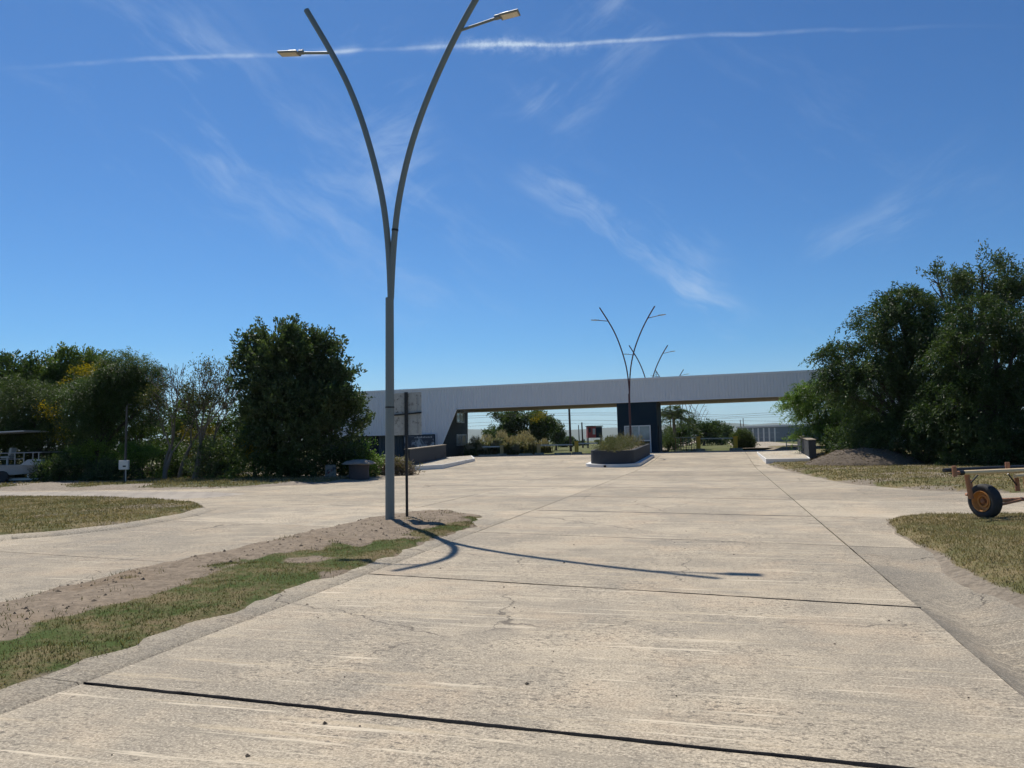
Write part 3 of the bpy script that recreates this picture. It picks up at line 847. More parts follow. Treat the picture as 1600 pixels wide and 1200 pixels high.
blades('grass', 'mown dry grass before the big dark trees', H_rf, ((11, 19), (40, 50)), 80000, 0.07, 0.035, DRY, lambda x, y, d, q: d > 0.1, 5)
blades('grass', 'patchy grass along the tree verge', H_vg, ((-40, 26), (-2, 50)), 90000, 0.09, 0.04, DRY,
       lambda x, y, d, q: (d > 0.1) & (tv(x, y, d) > 0.4), 6)

# clods and pebbles on the median and road edge
def pebbles(name, label, pts, lo, hi, mat, seed):
    r = np.random.default_rng(seed)
    oct_v = np.array([(1, 0, 0), (0, 1, 0), (-1, 0, 0), (0, -1, 0), (0, 0, .7), (0, 0, -.5)], float)
    oct_f = np.array([(0, 1, 4), (1, 2, 4), (2, 3, 4), (3, 0, 4), (1, 0, 5), (2, 1, 5), (3, 2, 5), (0, 3, 5)])
    n = len(pts)
    s = lo * (hi / lo) ** (r.random(n) ** 2.5)
    V = oct_v[None] * s[:, None, None] * r.uniform(0.6, 1.3, (n, 6, 3)) + np.asarray(pts)[:, None, :]
    Fc = (oct_f[None] + 6 * np.arange(n)[:, None, None]).reshape(-1, 3)
    o = np_mesh(name, V.reshape(-1, 3), Fc, mat)
    tag(o, label, None, kind='stuff')
r = np.random.default_rng(11)
x = r.uniform(-9, 0, 9000); y = r.uniform(2, 18, 9000)
z, d = H_med(x, y); k = (d > 0.0) & (median_turf(x, y, d) < 0.6)
pebbles('pebbles', 'dark clods and pebbles strewn over the bare earth of the median', np.stack([x, y, z], 1)[k][:1700], 0.004, 0.034, M['mulch'], 12)
u = r.uniform(-4.2, 4.2, 230); v = r.uniform(2.5, 22, 230)
x, y = u * CA + v * SA, -u * SA + v * CA
k = u < 1.7
pebbles('pebbles', 'a few loose stones lying on the concrete', np.stack([x, y, G(x, y) + 0.003], 1)[k][:120], 0.004, 0.020, M['mulch'], 13)

# ------------------------------------------------------------------ trees
def lerp_cols(cols, q):
    cols = np.array(cols); q = np.clip(q, 0, 0.999) * (len(cols) - 1)
    i = q.astype(int); f = (q - i)[:, None]
    return cols[i] * (1 - f) + cols[i + 1] * f
def unit(v): return v / np.maximum(1e-9, np.linalg.norm(v, axis=-1, keepdims=True))
def leaf_quads(C, D, L, W_, r, flat=0.0):
    """rhombic leaves at C pointing along D"""
    n = len(C)
    N = unit(r.normal(size=(n, 3)) + np.array([0, 0, flat]))
    S = unit(np.cross(D, N))
    L = L[:, None]; W_ = W_[:, None]
    a = C; b = C + D * L * 0.5 + S * W_ * 0.5; c = C + D * L; d = C + D * L * 0.5 - S * W_ * 0.5
    return np.stack([a, b, c, d], 1).reshape(-1, 3), np.arange(4 * n).reshape(-1, 4)
def crown_points(lobes, n, r, shell=0.45, clump=0.45, per_clump=13):
    """shoot roots gathered in sprays that are spread through ellipsoid lobes (centre, radii), denser near the skin"""
    vol = np.array([max(1e-3, l[1][0] * l[1][1] * l[1][2]) ** 0.67 for l in lobes]); vol /= vol.sum()
    m = max(6, n // per_clump)
    li = r.choice(len(lobes), m, p=vol)
    c = np.array([l[0] for l in lobes])[li]; ra = np.array([l[1] for l in lobes])[li]
    dr = unit(r.normal(size=(m, 3)) + np.array([0, 0, .12]))
    rad = r.random(m) ** shell
    lump = 0.72 + 0.50 * vnoise(dr[:, 0] * 2 + li * 7.1, dr[:, 1] * 2 + dr[:, 2] * 1.7, 1.9, 5, 3)
    ctr = c + dr * ra * (rad * lump)[:, None]
    ci = r.integers(0, m, n)
    size = clump * r.uniform(.6, 1.3, m)[ci]
    off = r.normal(size=(n, 3)) * np.array([1, 1, .5]) * .6
    off[:, 2] -= 0.22 * (off[:, :2] ** 2).sum(1)
    return ctr[ci] + off * size[:, None], unit(dr[ci] + off * .8), ci
def crown(name, parent, lobes, shoots, per, slen, leaf, cols, seed, up=0.3, droop=0.0, spread=0.12, out=1.0, mat=None, aspect=0.5, floor=None, shell=0.45, flat=0.6, jitter=0.6, clump=0.45, per_clump=13):
    r = np.random.default_rng(seed)
    P, O, li = crown_points(lobes, shoots, r, shell, clump, per_clump)
    D = unit(O * out + np.array([0, 0, up]) + r.normal(size=P.shape) * 0.35)
    Ls = slen * r.uniform(0.6, 1.4, shoots)
    t = r.random((shoots, per)); 
    pos = P[:, None, :] + D[:, None, :] * (Ls[:, None] * t)[..., None]
    pos[..., 2] -= droop * Ls[:, None] * t ** 2
    pos += r.normal(size=pos.shape) * spread * (1.15 - 0.6 * t)[..., None]
    dv = D[:, None, :] + r.normal(size=pos.shape) * jitter
    dv[..., 2] -= droop * 1.6 * t
    C = pos.reshape(-1, 3); dv = unit(dv.reshape(-1, 3))
    if floor is not None:
        k = C[:, 2] > floor; C = C[k]; dv = dv[k]
    else: k = np.ones(len(C), bool)
    n = len(C)
    V, Fc = leaf_quads(C, dv, leaf * r.uniform(0.6, 1.3, n), leaf * aspect * r.uniform(0.7, 1.2, n), r, flat)
    ct = r.random(int(li.max()) + 1)
    tone = np.repeat(ct[li] * .5 + r.random(shoots) * .2, per)[k] + r.random(n) * 0.3
    c = lerp_cols(cols, tone) * r.uniform(0.8, 1.2, (n, 1))
    return np_mesh(name, V, Fc, mat or M['leaf'], parent, attrs={'tint': np.repeat(c, 4, 0)})
def px_lobes(spec, Y):
    """(px, py, rx, ry, depth offset, depth radius factor) given in pixels at a known distance"""
    out = []
    for s in spec:
        px, py, rx, ry = s[:4]; dy = s[4] if len(s) > 4 else 0.0; kd = s[5] if len(s) > 5 else 0.9
        k = (Y + dy) / F_PX
        c = at(px, py, Y + dy)
        out.append((np.array(c), np.array((rx * k, rx * k * kd, ry * k))))
    return out
def limbs(base, lobes, r0, seed, sub=7, fork=0.35, lean=(0, 0)):
    """a tapered trunk that forks into a limb for each lobe and twigs inside it"""
    rg = random.Random(seed); mb = MB()
    base = Vector(base)
    top = sum((Vector(l[0]) for l in lobes), Vector()) / len(lobes)
    fk = base.lerp(top, fork); fk.x += lean[0]; fk.y += lean[1]
    mid = base.lerp(fk, 0.5) + Vector((rg.uniform(-.1, .1), rg.uniform(-.1, .1), 0))
    mb.tube([base - Vector((0, 0, .15)), base + Vector((0, 0, .15)), mid, fk], [r0 * 1.45, r0 * 1.1, r0 * .88, r0 * .72], 9)
    for l in lobes:
        c = Vector(l[0]); ra = l[1]
        b1 = fk.lerp(c, 0.5) + Vector((rg.uniform(-.3, .3), rg.uniform(-.3, .3), rg.uniform(0, .4))) * (ra[0] * .35)
        mb.tube([fk, b1, c], [r0 * .6, r0 * .42, r0 * .25], 7)
        for _ in range(sub):
            d = Vector((rg.gauss(0, 1), rg.gauss(0, 1), rg.gauss(.3, .8))).normalized()
            e = c + Vector((d.x * ra[0], d.y * ra[1], d.z * ra[2])) * rg.uniform(.65, 1.0)
            s = b1.lerp(c, rg.uniform(.2, 1))
            mb.tube([s, s.lerp(e, .5) + Vector((rg.uniform(-.15, .15), rg.uniform(-.15, .15), .1)), e], [r0 * .22, r0 * .13, r0 * .05], 5, False)
    return mb
def tree(name, label, base_px, Y, spec, shoots, per, slen, leaf, cols, seed, r0=0.16, group=None, bark='bark', base=None, fork=0.35, flowers=None, cat='tree', **kw):
    b = Vector(base) if base is not None else Vector((at(base_px, 700, Y).x, Y, 0))
    b.z = gz(b.x, b.y) + 0.05
    t = thing(name, label, cat, b, group=group)
    lb = px_lobes(spec, Y)
    limbs(b, lb, r0, seed, fork=fork).build('trunk', M[bark], t, True)
    crown('crown', t, lb, shoots, per, slen, leaf, cols, seed, floor=b.z + 0.05, **kw)
    if flowers:
        crown('blossom', t, px_lobes(flowers[0], Y), flowers[1], 16, 0.35, 0.085, [(0.26, 0.18, 0.012), (0.36, 0.26, 0.018), (0.14, 0.14, 0.02), (0.10, 0.12, 0.03)], seed + 1, up=0.4, spread=0.14, mat=M['petal'], aspect=0.8, shell=0.6)
    return t
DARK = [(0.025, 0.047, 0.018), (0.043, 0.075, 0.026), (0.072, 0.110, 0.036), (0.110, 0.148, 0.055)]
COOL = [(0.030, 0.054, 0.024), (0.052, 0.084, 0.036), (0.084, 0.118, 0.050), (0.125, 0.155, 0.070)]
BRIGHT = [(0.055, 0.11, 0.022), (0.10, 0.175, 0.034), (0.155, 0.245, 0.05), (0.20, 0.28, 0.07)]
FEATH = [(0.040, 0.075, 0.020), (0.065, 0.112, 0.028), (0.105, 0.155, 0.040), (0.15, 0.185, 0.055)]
AUT = [(0.05, 0.065, 0.02), (0.09, 0.095, 0.022), (0.17, 0.135, 0.022), (0.26, 0.18, 0.025)]
belt = 'trees of the belt along the verge'
# the big dense round tree
tree('broadleaf_tree', 'big dense dark green tree beside the white building', 455, 37.6,
     [(442, 545, 38, 40), (482, 552, 34, 38, .3), (418, 590, 36, 46, -.3), (470, 605, 62, 56), (515, 610, 34, 40, .2), (505, 650, 46, 52, -.3), (450, 670, 66, 60, -.4), (535, 665, 22, 46, .2), (405, 690, 26, 44, -.2), (402, 560, 14, 22), (540, 640, 14, 28)],
     2600, 36, 0.75, 0.165, COOL, 101, 0.20, belt, up=0.85, spread=0.10, aspect=0.58, shell=0.36)
# trees at the far end of the belt
tree('broadleaf_tree', 'dark leafy tree rising behind the boat canopy', 10, 43,
     [(5, 580, 34, 30), (40, 590, 22, 26), (-30, 620, 60, 50), (20, 640, 50, 50)], 900, 30, 0.7, 0.18, DARK, 102, 0.18, belt, up=0.7)
tree('broadleaf_tree', 'green tree with loose crown between the boat and the flat-topped tree', 95, 44,
     [(70, 588, 26, 26), (105, 580, 28, 28), (150, 570, 30, 22), (95, 620, 50, 36), (140, 615, 44, 36), (120, 600, 40, 30)], 1100, 30, 0.65, 0.17, FEATH, 103, 0.17, belt, up=0.6,
     flowers=([(130, 588, 26, 13, -2.5), (160, 580, 16, 10, -2.5)], 130))
tree('acacia_tree', 'flat-topped feathery tree drooping over a dark trunk', 131, 38.8,
     [(205, 572, 42, 16), (185, 590, 40, 20), (222, 595, 26, 34, .1), (150, 612, 40, 20), (200, 618, 40, 26), (232, 630, 18, 40), (165, 640, 46, 30)],
     2300, 50, 0.72, 0.095, [(0.022, 0.046, 0.015), (0.042, 0.076, 0.022), (0.078, 0.122, 0.032), (0.12, 0.16, 0.05)], 104, 0.19, belt, 'bark_dark', up=0.15, droop=0.6, spread=0.08, aspect=0.34, flat=1.5)
tree('acacia_tree', 'low spreading feathery tree behind the boat rail', 70, 39.6,
     [(35, 612, 50, 18), (75, 630, 40, 20), (15, 640, 50, 26), (60, 660, 50, 30), (85, 690, 30, 34), (10, 690, 50, 36)], 1700, 46, 0.72, 0.10, [(0.025, 0.048, 0.018), (0.045, 0.075, 0.024), (0.075, 0.11, 0.034), (0.11, 0.14, 0.05)], 105, 0.15, belt, 'bark_dark', up=0.15, droop=0.55, spread=0.09, aspect=0.32, flat=1.5,
     flowers=([(78, 645, 14, 9, -1.2), (84, 672, 9, 10, -1.2)], 34))
tree('broadleaf_tree', 'tall shaded tree in the middle of the tree belt', 165, 46,
     [(175, 660, 60, 44), (225, 680, 40, 34), (120, 680, 56, 44)], 800, 26, 0.6, 0.18, DARK, 106, 0.18, belt, up=0.4)


tree('broadleaf_tree', 'low olive green tree filling in behind the bare branches', 318, 47,
     [(300, 665, 44, 30), (345, 660, 40, 34), (270, 680, 40, 30), (375, 670, 30, 40)], 520, 24, 0.6, 0.18, FEATH, 107, 0.13, belt, up=0.5)

def bare_tree(label, base_px, Y, hgt, seed, spread_=0.5, leaves=0, ivy=0, lean=0.0, r0=0.11):
    b = Vector((at(base_px, 700, Y).x, Y, 0)); b.z = gz(b.x, b.y) + 0.05
    t = thing('bare_tree', label, 'tree', b, group=belt)
    rg = random.Random(seed); mb = MB(); tips = []
    def grow(p, d, L, rad, depth):
        n = 3; pts = [p]; rr = [rad]
        q = p.copy(); dd = d.copy()
        for i in range(n):
            dd = (dd + Vector((rg.gauss(0, .13), rg.gauss(0, .13), rg.gauss(.04, .08)))).normalized()
            q = q + dd * (L / n); pts.append(q.copy()); rr.append(rad * (1 - .42 * (i + 1) / n))
        mb.tube(pts, [max(.013, q_) for q_ in rr], 7 if depth < 2 else 4 if depth < 4 else 3, depth < 2)
        if depth >= 6 or rr[-1] < 0.003:
            tips.append((q.copy(), dd.copy())); return
        nb = 3 if depth in (0, 1, 2) and rg.random() < .6 else 2
        for k in range(nb):
            ax = Vector((rg.gauss(0, 1), rg.gauss(0, 1), rg.gauss(0, .4))).normalized()
            nd = (dd + ax * spread_ * rg.uniform(.6, 1.2) + Vector((0, 0, .16))).normalized()
            grow(q, nd, L * rg.uniform(.66, .86), rr[-1] * rg.uniform(.68, .82), depth + 1)
            if rg.random() < .45 and depth > 1:
                s = pts[rg.choice((1, 2))]
                ax = Vector((rg.gauss(0, 1), rg.gauss(0, 1), rg.gauss(.3, .4))).normalized()
                grow(s, (dd * .5 + ax).normalized(), L * .6, rr[-1] * .5, depth + 2)
    grow(b - Vector((0, 0, .1)), Vector((lean, 0, 1)).normalized(), hgt * .27, r0, 0)
    mb.build('trunk', M['bark_grey'], t, True)
    if leaves:
        rn = np.random.default_rng(seed)
        tp = np.array([x[0] for x in tips]); td = np.array([x[1] for x in tips])
        ii = rn.integers(0, len(tp), leaves)
        C = tp[ii] + rn.normal(size=(leaves, 3)) * 0.16
        V, Fc = leaf_quads(C, unit(td[ii] + rn.normal(size=(leaves, 3)) * .7), np.full(leaves, .12) * rn.uniform(.6, 1.3, leaves), np.full(leaves, .05), rn)
        c = lerp_cols([(0.03, 0.045, 0.018), (0.06, 0.08, 0.03), (0.13, 0.12, 0.05)], rn.random(leaves))
        np_mesh('crown', V, Fc, M['leaf'], t, attrs={'tint': np.repeat(c, 4, 0)})
    return t
bare_tree('bare grey tree leaning towards the flat-topped tree', 258, 37.0, 7.0, 3, .46, 0, lean=-.06, r0=.12)
bare_tree('bare grey tree with upright twigs beside a yellowing one', 280, 37.6, 7.2, 8, .50, 120, lean=.02, r0=.12)
bare_tree('nearly bare tree with thin tufts of leaves left of the big dense tree', 303, 36.8, 6.9, 21, .50, 1300, lean=.08, r0=0.14)
bare_tree('slender bare tree half hidden by the big dense tree', 345, 38.5, 7.0, 34, .50, 200, lean=.05, r0=.11)
bare_tree('bare leaning tree draped with dark creeper', 258, 36.6, 5.4, 55, .44, 4200, lean=-.30)

# shrubs under the belt
def shrub(label, px, Y, rx, ry, seed, cols, shoots=240, leaf=0.12, name='shrub', top=None, flowers=None, group='shrubs under the tree belt', per=24, **kw):
    b = Vector((at(px, 700, Y).x, Y, 0)); b.z = gz(b.x, b.y) + 0.02
    t = thing(name, label, 'shrub', b, group=group)
    k = Y / F_PX
    rx_, rz = rx * k, ry * k
    lobes = [(np.array((b.x, Y, b.z + rz * .75)), np.array((rx_, rx_ * .9, rz * .85))),
             (np.array((b.x - rx_ * .55, Y - .2, b.z + rz * .5)), np.array((rx_ * .6, rx_ * .6, rz * .6))),
             (np.array((b.x + rx_ * .55, Y + .1, b.z + rz * .45)), np.array((rx_ * .6, rx_ * .6, rz * .55)))]
    rg = random.Random(seed); mb = MB()
    for i in range(7):
        e = b + Vector((rg.uniform(-.6, .6) * rx_, rg.uniform(-.5, .5) * rx_, rz * rg.uniform(.9, 1.4)))
        mb.tube([b + Vector((rg.uniform(-.1, .1), rg.uniform(-.1, .1), -.05)), b.lerp(e, .5) + Vector((0, 0, .1)), e], [.03, .02, .008], 5, False)
    mb.build('stem', M['bark_dark'], t, True)
    crown('foliage', t, lobes, shoots, per, 0.34, leaf, cols, seed, floor=b.z, spread=0.09, shell=.5, **kw)
    if flowers:
        crown('blossom', t, [(np.array((b.x + flowers[0] * k, Y - .25, b.z + flowers[1] * k)), np.array((flowers[2] * k, flowers[2] * k * .7, flowers[3] * k)))], flowers[4], 16, 0.3, 0.08,
              [(0.24, 0.17, 0.012), (0.34, 0.25, 0.018), (0.14, 0.14, 0.02)], seed + 1, spread=0.12, mat=M['petal'], aspect=.8, shell=.6)
    return t
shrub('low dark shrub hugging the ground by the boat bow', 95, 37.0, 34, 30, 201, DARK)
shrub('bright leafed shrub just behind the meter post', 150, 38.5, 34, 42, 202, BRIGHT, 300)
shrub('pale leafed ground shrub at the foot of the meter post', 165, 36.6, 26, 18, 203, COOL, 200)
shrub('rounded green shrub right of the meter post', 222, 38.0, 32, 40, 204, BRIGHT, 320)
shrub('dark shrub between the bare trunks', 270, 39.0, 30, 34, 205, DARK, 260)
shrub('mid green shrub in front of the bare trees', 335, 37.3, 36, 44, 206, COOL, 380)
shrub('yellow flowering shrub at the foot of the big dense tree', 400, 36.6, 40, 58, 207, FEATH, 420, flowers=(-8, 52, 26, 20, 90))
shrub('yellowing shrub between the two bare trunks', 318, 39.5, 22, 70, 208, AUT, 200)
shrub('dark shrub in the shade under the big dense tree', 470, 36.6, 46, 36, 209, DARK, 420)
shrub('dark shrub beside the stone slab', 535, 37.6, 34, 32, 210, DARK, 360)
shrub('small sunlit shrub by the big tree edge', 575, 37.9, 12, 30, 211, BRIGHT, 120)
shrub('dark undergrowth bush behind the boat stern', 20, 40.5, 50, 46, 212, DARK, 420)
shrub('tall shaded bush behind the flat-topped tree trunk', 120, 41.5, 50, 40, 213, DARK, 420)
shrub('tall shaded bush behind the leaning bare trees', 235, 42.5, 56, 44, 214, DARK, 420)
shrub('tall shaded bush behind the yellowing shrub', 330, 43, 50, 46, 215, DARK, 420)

# big trees on the other side
grp_r = 'big dark trees beyond the far lawn'
tree('tall_tree', 'tallest open-crowned tree at the back of the dark grove', 1525, 47,
     [(1490, 441, 36, 23), (1535, 424, 33, 18), (1580, 436, 33, 23), (1465, 441, 18, 14), (1515, 476, 42, 31), (1575, 486, 46, 36), (1620, 456, 36, 36), (1560, 546, 64, 46)],
     900, 32, 0.85, 0.17, COOL, 301, 0.24, grp_r, up=0.55, spread=0.12, shell=.5)
tree('weeping_tree', 'dark grove tree with drooping wind-blown sprays', 1432, 42.5,
     [(1412, 474, 36, 22), (1375, 479, 27, 16), (1440, 504, 40, 36), (1390, 524, 47, 36), (1350, 564, 42, 36), (1440, 564, 55, 51), (1310, 564, 23, 25), (1300, 606, 20, 23), (1370, 614, 55, 46), (1440, 634, 69, 55), (1400, 684, 82, 40, -.3)],
     2900, 42, 1.05, 0.165, DARK, 302, 0.22, grp_r, 'bark_dark', up=0.45, droop=0.85, spread=0.10, aspect=0.40, shell=.40)
tree('weeping_tree', 'heavy dark tree at the photo edge of the grove', 1560, 38.0,
     [(1530, 500, 44, 34), (1590, 500, 46, 40), (1500, 560, 50, 46), (1560, 570, 60, 60), (1510, 630, 64, 56), (1590, 640, 80, 70), (1530, 690, 86, 44), (1640, 580, 60, 90)],
     2500, 42, 0.95, 0.155, [(0.020, 0.040, 0.015), (0.034, 0.062, 0.020), (0.056, 0.088, 0.028), (0.085, 0.115, 0.042)], 303, 0.22, grp_r, 'bark_dark', up=0.45, droop=0.85, spread=0.10, aspect=0.40, shell=.40)
tree('acacia_tree', 'small bright tree with layered compound leaves by the dark wing wall', 1292, 52.5,
     [(1262, 612, 36, 11), (1310, 608, 36, 11), (1242, 634, 26, 12), (1290, 636, 42, 14), (1335, 640, 36, 16), (1262, 660, 34, 16), (1310, 668, 40, 18), (1285, 690, 36, 16), (1345, 690, 40, 18, -1)],
     1500, 46, 0.7, 0.14, BRIGHT, 304, 0.10, grp_r, up=0.15, droop=0.45, spread=0.08, aspect=0.36, flat=1.8, shell=.5)
shrub('green bushy growth at the foot of the drooping tree', 1450, 40.0, 60, 44, 305, DARK, 600, name='undergrowth_bush', group='bushes under the dark grove')
shrub('shaded bush under the heavy dark tree', 1545, 37.0, 66, 44, 306, DARK, 600, name='undergrowth_bush', group='bushes under the dark grove')
shrub('bush at the far edge of the dark grove', 1640, 35.5, 60, 50, 307, DARK, 420, name='undergrowth_bush', group='bushes under the dark grove')
shrub('low bush between the mulch heap and the layered tree', 1335, 47.5, 46, 40, 308, DARK, 420, name='undergrowth_bush', group='bushes under the dark grove')

# heap of dry mulch in front of the grove
mc = gp(1345, 731)
n = 70
xs = np.linspace(-5.0, 5.0, n); ys = np.linspace(-3.2, 3.6, n)
Xh, Yh = np.meshgrid(xs, ys)
rr = np.hypot(Xh / 3.1, Yh / 2.2)
Zh = 0.95 * np.clip(1 - rr ** 1.6, 0, 1) * (0.8 + 0.4 * vnoise(Xh, Yh, .9, 3)) + (vnoise(Xh, Yh, 3.2, 9, 4) - .5) * 0.12 - 0.12 * (rr > .98)
Xw, Yw = Xh + mc.x + 0.9, Yh + mc.y + 1.6
hm = np_mesh('mulch_heap', np.stack([Xw.ravel(), Yw.ravel(), (G(Xw, Yw) + 0.10 + Zh).ravel()], 1), grid_faces(n, n), M['mulch'], smooth=True)
tag(hm, 'low heap of dry brown mulch beside the dark wing wall', 'mulch heap')
r = np.random.default_rng(5)
C = []; 
k = r.integers(0, n * n, 5200)
C = np.stack([Xw.ravel()[k], Yw.ravel()[k], (G(Xw, Yw) + 0.11 + Zh).ravel()[k]], 1) + r.normal(size=(5200, 3)) * np.array([.07, .07, .02])
C = C[(rr.ravel()[k] < 1.0)]
dv = unit(r.normal(size=C.shape) * np.array([1, 1, .35]))
V, Fc = leaf_quads(C, dv, r.uniform(.08, .26, len(C)), r.uniform(.012, .04, len(C)), r)
o = np_mesh('chippings', V, Fc, M['blade'], hm, attrs={'tint': np.repeat(lerp_cols([(0.05, 0.035, 0.025), (0.16, 0.12, 0.08), (0.30, 0.24, 0.17)], r.random(len(C))), 4, 0)})
o['kind'] = 'stuff'
# ------------------------------------------------------------------ the gate building
g0 = at(1000, 706, 64.0)
GATE_BASE = Vector((g0.x, g0.y, 0)); GATE_BASE.z = gz(g0.x, g0.y)
gate_rot = (0, R(-0.55), -RA)
gate = thing('gate_building', 'long entrance gate with white ribbed cladding spanning the road on a navy booth', 'gate', GATE_BASE, gate_rot)
GM = WM[gate]; GI = GM.inverted()
g_e, g_d = GM.col[0].xyz.copy(), GM.col[1].xyz.copy()
def gl(px, py, depth=0.0):
    """gate coordinates (along, up) of a pixel on the plane at a depth behind the front"""
    p0 = GM @ Vector((0, depth, 0)); d = ray(px, py)
    t = (p0 - CP).dot(g_d) / d.dot(g_d)
    q = GI @ (CP + d * t)
    return q.x, q.z
def gs(px, depth=0.0, py=680): return gl(px, py, depth)[0]
ZT = gl(1060, 589.7)[1]; ZB = gl(1060, 625.0)[1]
DEPTH = 9.5
S_L, S_R = gs(500), gs(1440)
s_pan0, s_pan1 = gs(560), gs(660)
s_top, s_low = gs(712.5, 0, 641), gs(690, 0, 694)
z_low = gl(690, 694)[1]
z_cut = gl(632, 679.5)[1]
s_mir0, s_mir1 = gs(1318), gs(1340)
s_side = gs(731, DEPTH)
def bottom(s):
    """lower edge of the cladding along the front"""
    if s < s_pan1 - 0.6: return z_cut
    if s < s_low: return 0.25
    if s < s_top: return z_low + (ZB - z_low) * (s - s_low) / (s_top - s_low)
    if s > s_mir1: return 0.3
    if s > s_mir0: return ZB + (0.3 - ZB) * (s - s_mir0) / (s_mir1 - s_mir0)
    return ZB
SHW = 1.0
def sheet(s0, s1, y0, parent, nm='cladding_sheet', mat='clad', bt=bottom, zt=None, rib=0.25, flip=1):
    """a ribbed metal sheet hung from the eaves"""
    zt = ZT if zt is None else zt
    xs = []
    s = s0
    while s < s1 - 1e-4:
        for t, y in ((0, 0), (.10, 0), (.125, -.035), (.20, -.035), (.225, 0)):
            q = s + t * rib / .25
            if q < s1 - .002: xs.append((q, y))
        s += rib
    xs.append((s1 - .003, 0))
    v = []; f = []
    for x, y in xs:
        v += [(x, y0 + y * flip, bt(x)), (x, y0 + y * flip, zt)]
    for i in range(len(xs) - 1): f.append((2 * i, 2 * i + 2, 2 * i + 3, 2 * i + 1))
    return MB().add(v, f).build(nm, M[mat], parent, False, False)
s = S_L
while s < S_R - .1:
    sheet(s, min(s + SHW, S_R), 0.0, gate)
    s += SHW
# trim, soffit, roof, back
def gbox(name, lo, hi, mat, parent=None, bev=0.0): return MB().box(lo, hi, None, bev).build(name, M[mat], parent or gate, False, False)
gbox('eaves_trim', (S_L, -0.06, ZT - .05), (S_R, 0.10, ZT + .10), 'clad_trim')
gbox('lower_trim', (s_top, -0.05, ZB - .06), (s_mir0, 0.05, ZB + .02), 'clad_trim')
tri = MB().extrude([(s_low - .02, -.05, z_low), (s_low + .10, -.05, z_low), (s_top + .12, -.05, ZB), (s_top, -.05, ZB)], (0, .12, 0)); tri.build('corner_trim', M['clad_trim'], gate, False, False)
n_so = 30
for i in range(n_so):
    a = s_top - .6 + (s_mir0 + .6 - s_top + .6) * i / n_so; b_ = s_top - .6 + (s_mir0 + 1.2 - s_top) * (i + 1) / n_so
    gbox('soffit_panel', (a, 0.06, ZB + .02), (b_ - .02, DEPTH - .1, ZB + .07), 'soffit')
gbox('roof', (S_L, 0.12, ZT - .25), (S_R, DEPTH - .02, ZT - .15), 'shed')
s = S_L
while s < S_R - .1:
    sheet(s, min(s + SHW, S_R), DEPTH, gate, bt=lambda x: ZB + .03 if s_side - .02 < x < s_mir0 + .6 else .2, flip=-1)
    s += SHW
# building on the far end: side wall seen under the slanted cladding
side = gbox('side_wall', (s_side - .25, 0.35, -.4), (s_side, DEPTH - .06, ZB + .015), 'olive')
def side_window(px0, px1, py0, py1, name='window'):
    """window on the side wall: pixel columns give depth along it"""
    def hit(px, py):
        p0 = GM @ Vector((s_side, 0, 0)); d = ray(px, py); t = (p0 - CP).dot(g_e) / d.dot(g_e)
        q = GI @ (CP + d * t); return q.y, q.z
    ya, za = hit(px0, py1); yb, zb = hit(px1, py0)
    zb2 = hit(px0, py0)[1]; zb = (zb + zb2) / 2
    ya, yb = sorted((ya, yb)); ya = max(.5, ya); yb = min(DEPTH - .3, yb)
    wn = gbox(name, (s_side + .002, ya, za), (s_side + .03, yb, zb), 'glass_pale', gate)
    fr_ = MB(); t_ = .07
    fr_.box((s_side + .031, ya - .02, za - .02), (s_side + .075, ya + t_, zb + .02)); fr_.box((s_side + .031, yb - t_, za - .02), (s_side + .075, yb + .02, zb + .02))
    fr_.box((s_side + .033, ya + t_, zb - t_), (s_side + .07, yb - t_, zb + .02)); fr_.box((s_side + .033, ya + t_, za - .02), (s_side + .09, yb - t_, za + t_))
    fr_.box((s_side + .034, (ya + yb) / 2 - .04, za + t_), (s_side + .068, (ya + yb) / 2 + .04, zb - t_))
    fr_.build('frame', M['frame'], wn, False, False)
side_window(713, 724, 645, 660)
side_window(713, 728, 679, 696)
gbox('door', (s_side + .002, 1.0, -.05), (s_side + .04, 1.75, 2.1), 'dark')
# recessed ground floor under the cut cladding
ypl = 0.9
gbox('ground_floor_wall', (S_L, ypl, -.6), (s_pan1 - .65, ypl + .2, z_cut + .12), 'navy')
gbox('recess_ceiling', (S_L, .05, z_cut + .02), (s_pan1 - .65, ypl - .002, z_cut + .10), 'soffit')
for px0, px1, mt in ((566, 591, 'dark'), (592, 604, 'teal'), (616, 631, 'teal'), (604.5, 615.5, 'teal')):
    a, b_ = gs(px0, ypl), gs(px1, ypl)
    if mt == 'dark':
        op = gbox('garage_opening', (a, ypl - .03, -.5), (b_, ypl - .002, z_cut), 'dark')
        for i in range(7):
            x0 = a + (b_ - a) * (i + .5) / 7
            MB().box((x0 - .03, ypl - .07, -.45), (x0 + .03, ypl - .032, z_cut - .05)).build('bar', M['navy'], op, False, False)
    else:
        sheet(a, b_, ypl - .045, gate, 'dark_sheet', mt, bt=lambda x: -.45, zt=z_cut - .01, rib=.3)
# printed panel on the wall
pa, pb = gl(632, 702, -.25), gl(678.5, 680, -.25)
pn = thing('mural_panel', 'dark printed picture panel standing against the white cladding', 'mural panel', GM @ Vector((pa[0], -.25, pa[1])), gate_rot)
w_, h_ = pb[0] - pa[0], pb[1] - pa[1] + .02
MB().box((0, -.03, 0), (w_, .03, h_)).build('print', M['mural'], pn, False, False)
fm = MB(); fm.box((-.06, -.05, h_), (w_ + .06, .05, h_ + .07)); fm.box((-.06, -.05, -.07), (w_ + .06, .05, 0)); fm.box((-.07, -.045, 0), (0, .045, h_)); fm.box((w_, -.045, 0), (w_ + .07, .045, h_))
fm.build('frame', M['navy'], pn, False, False)
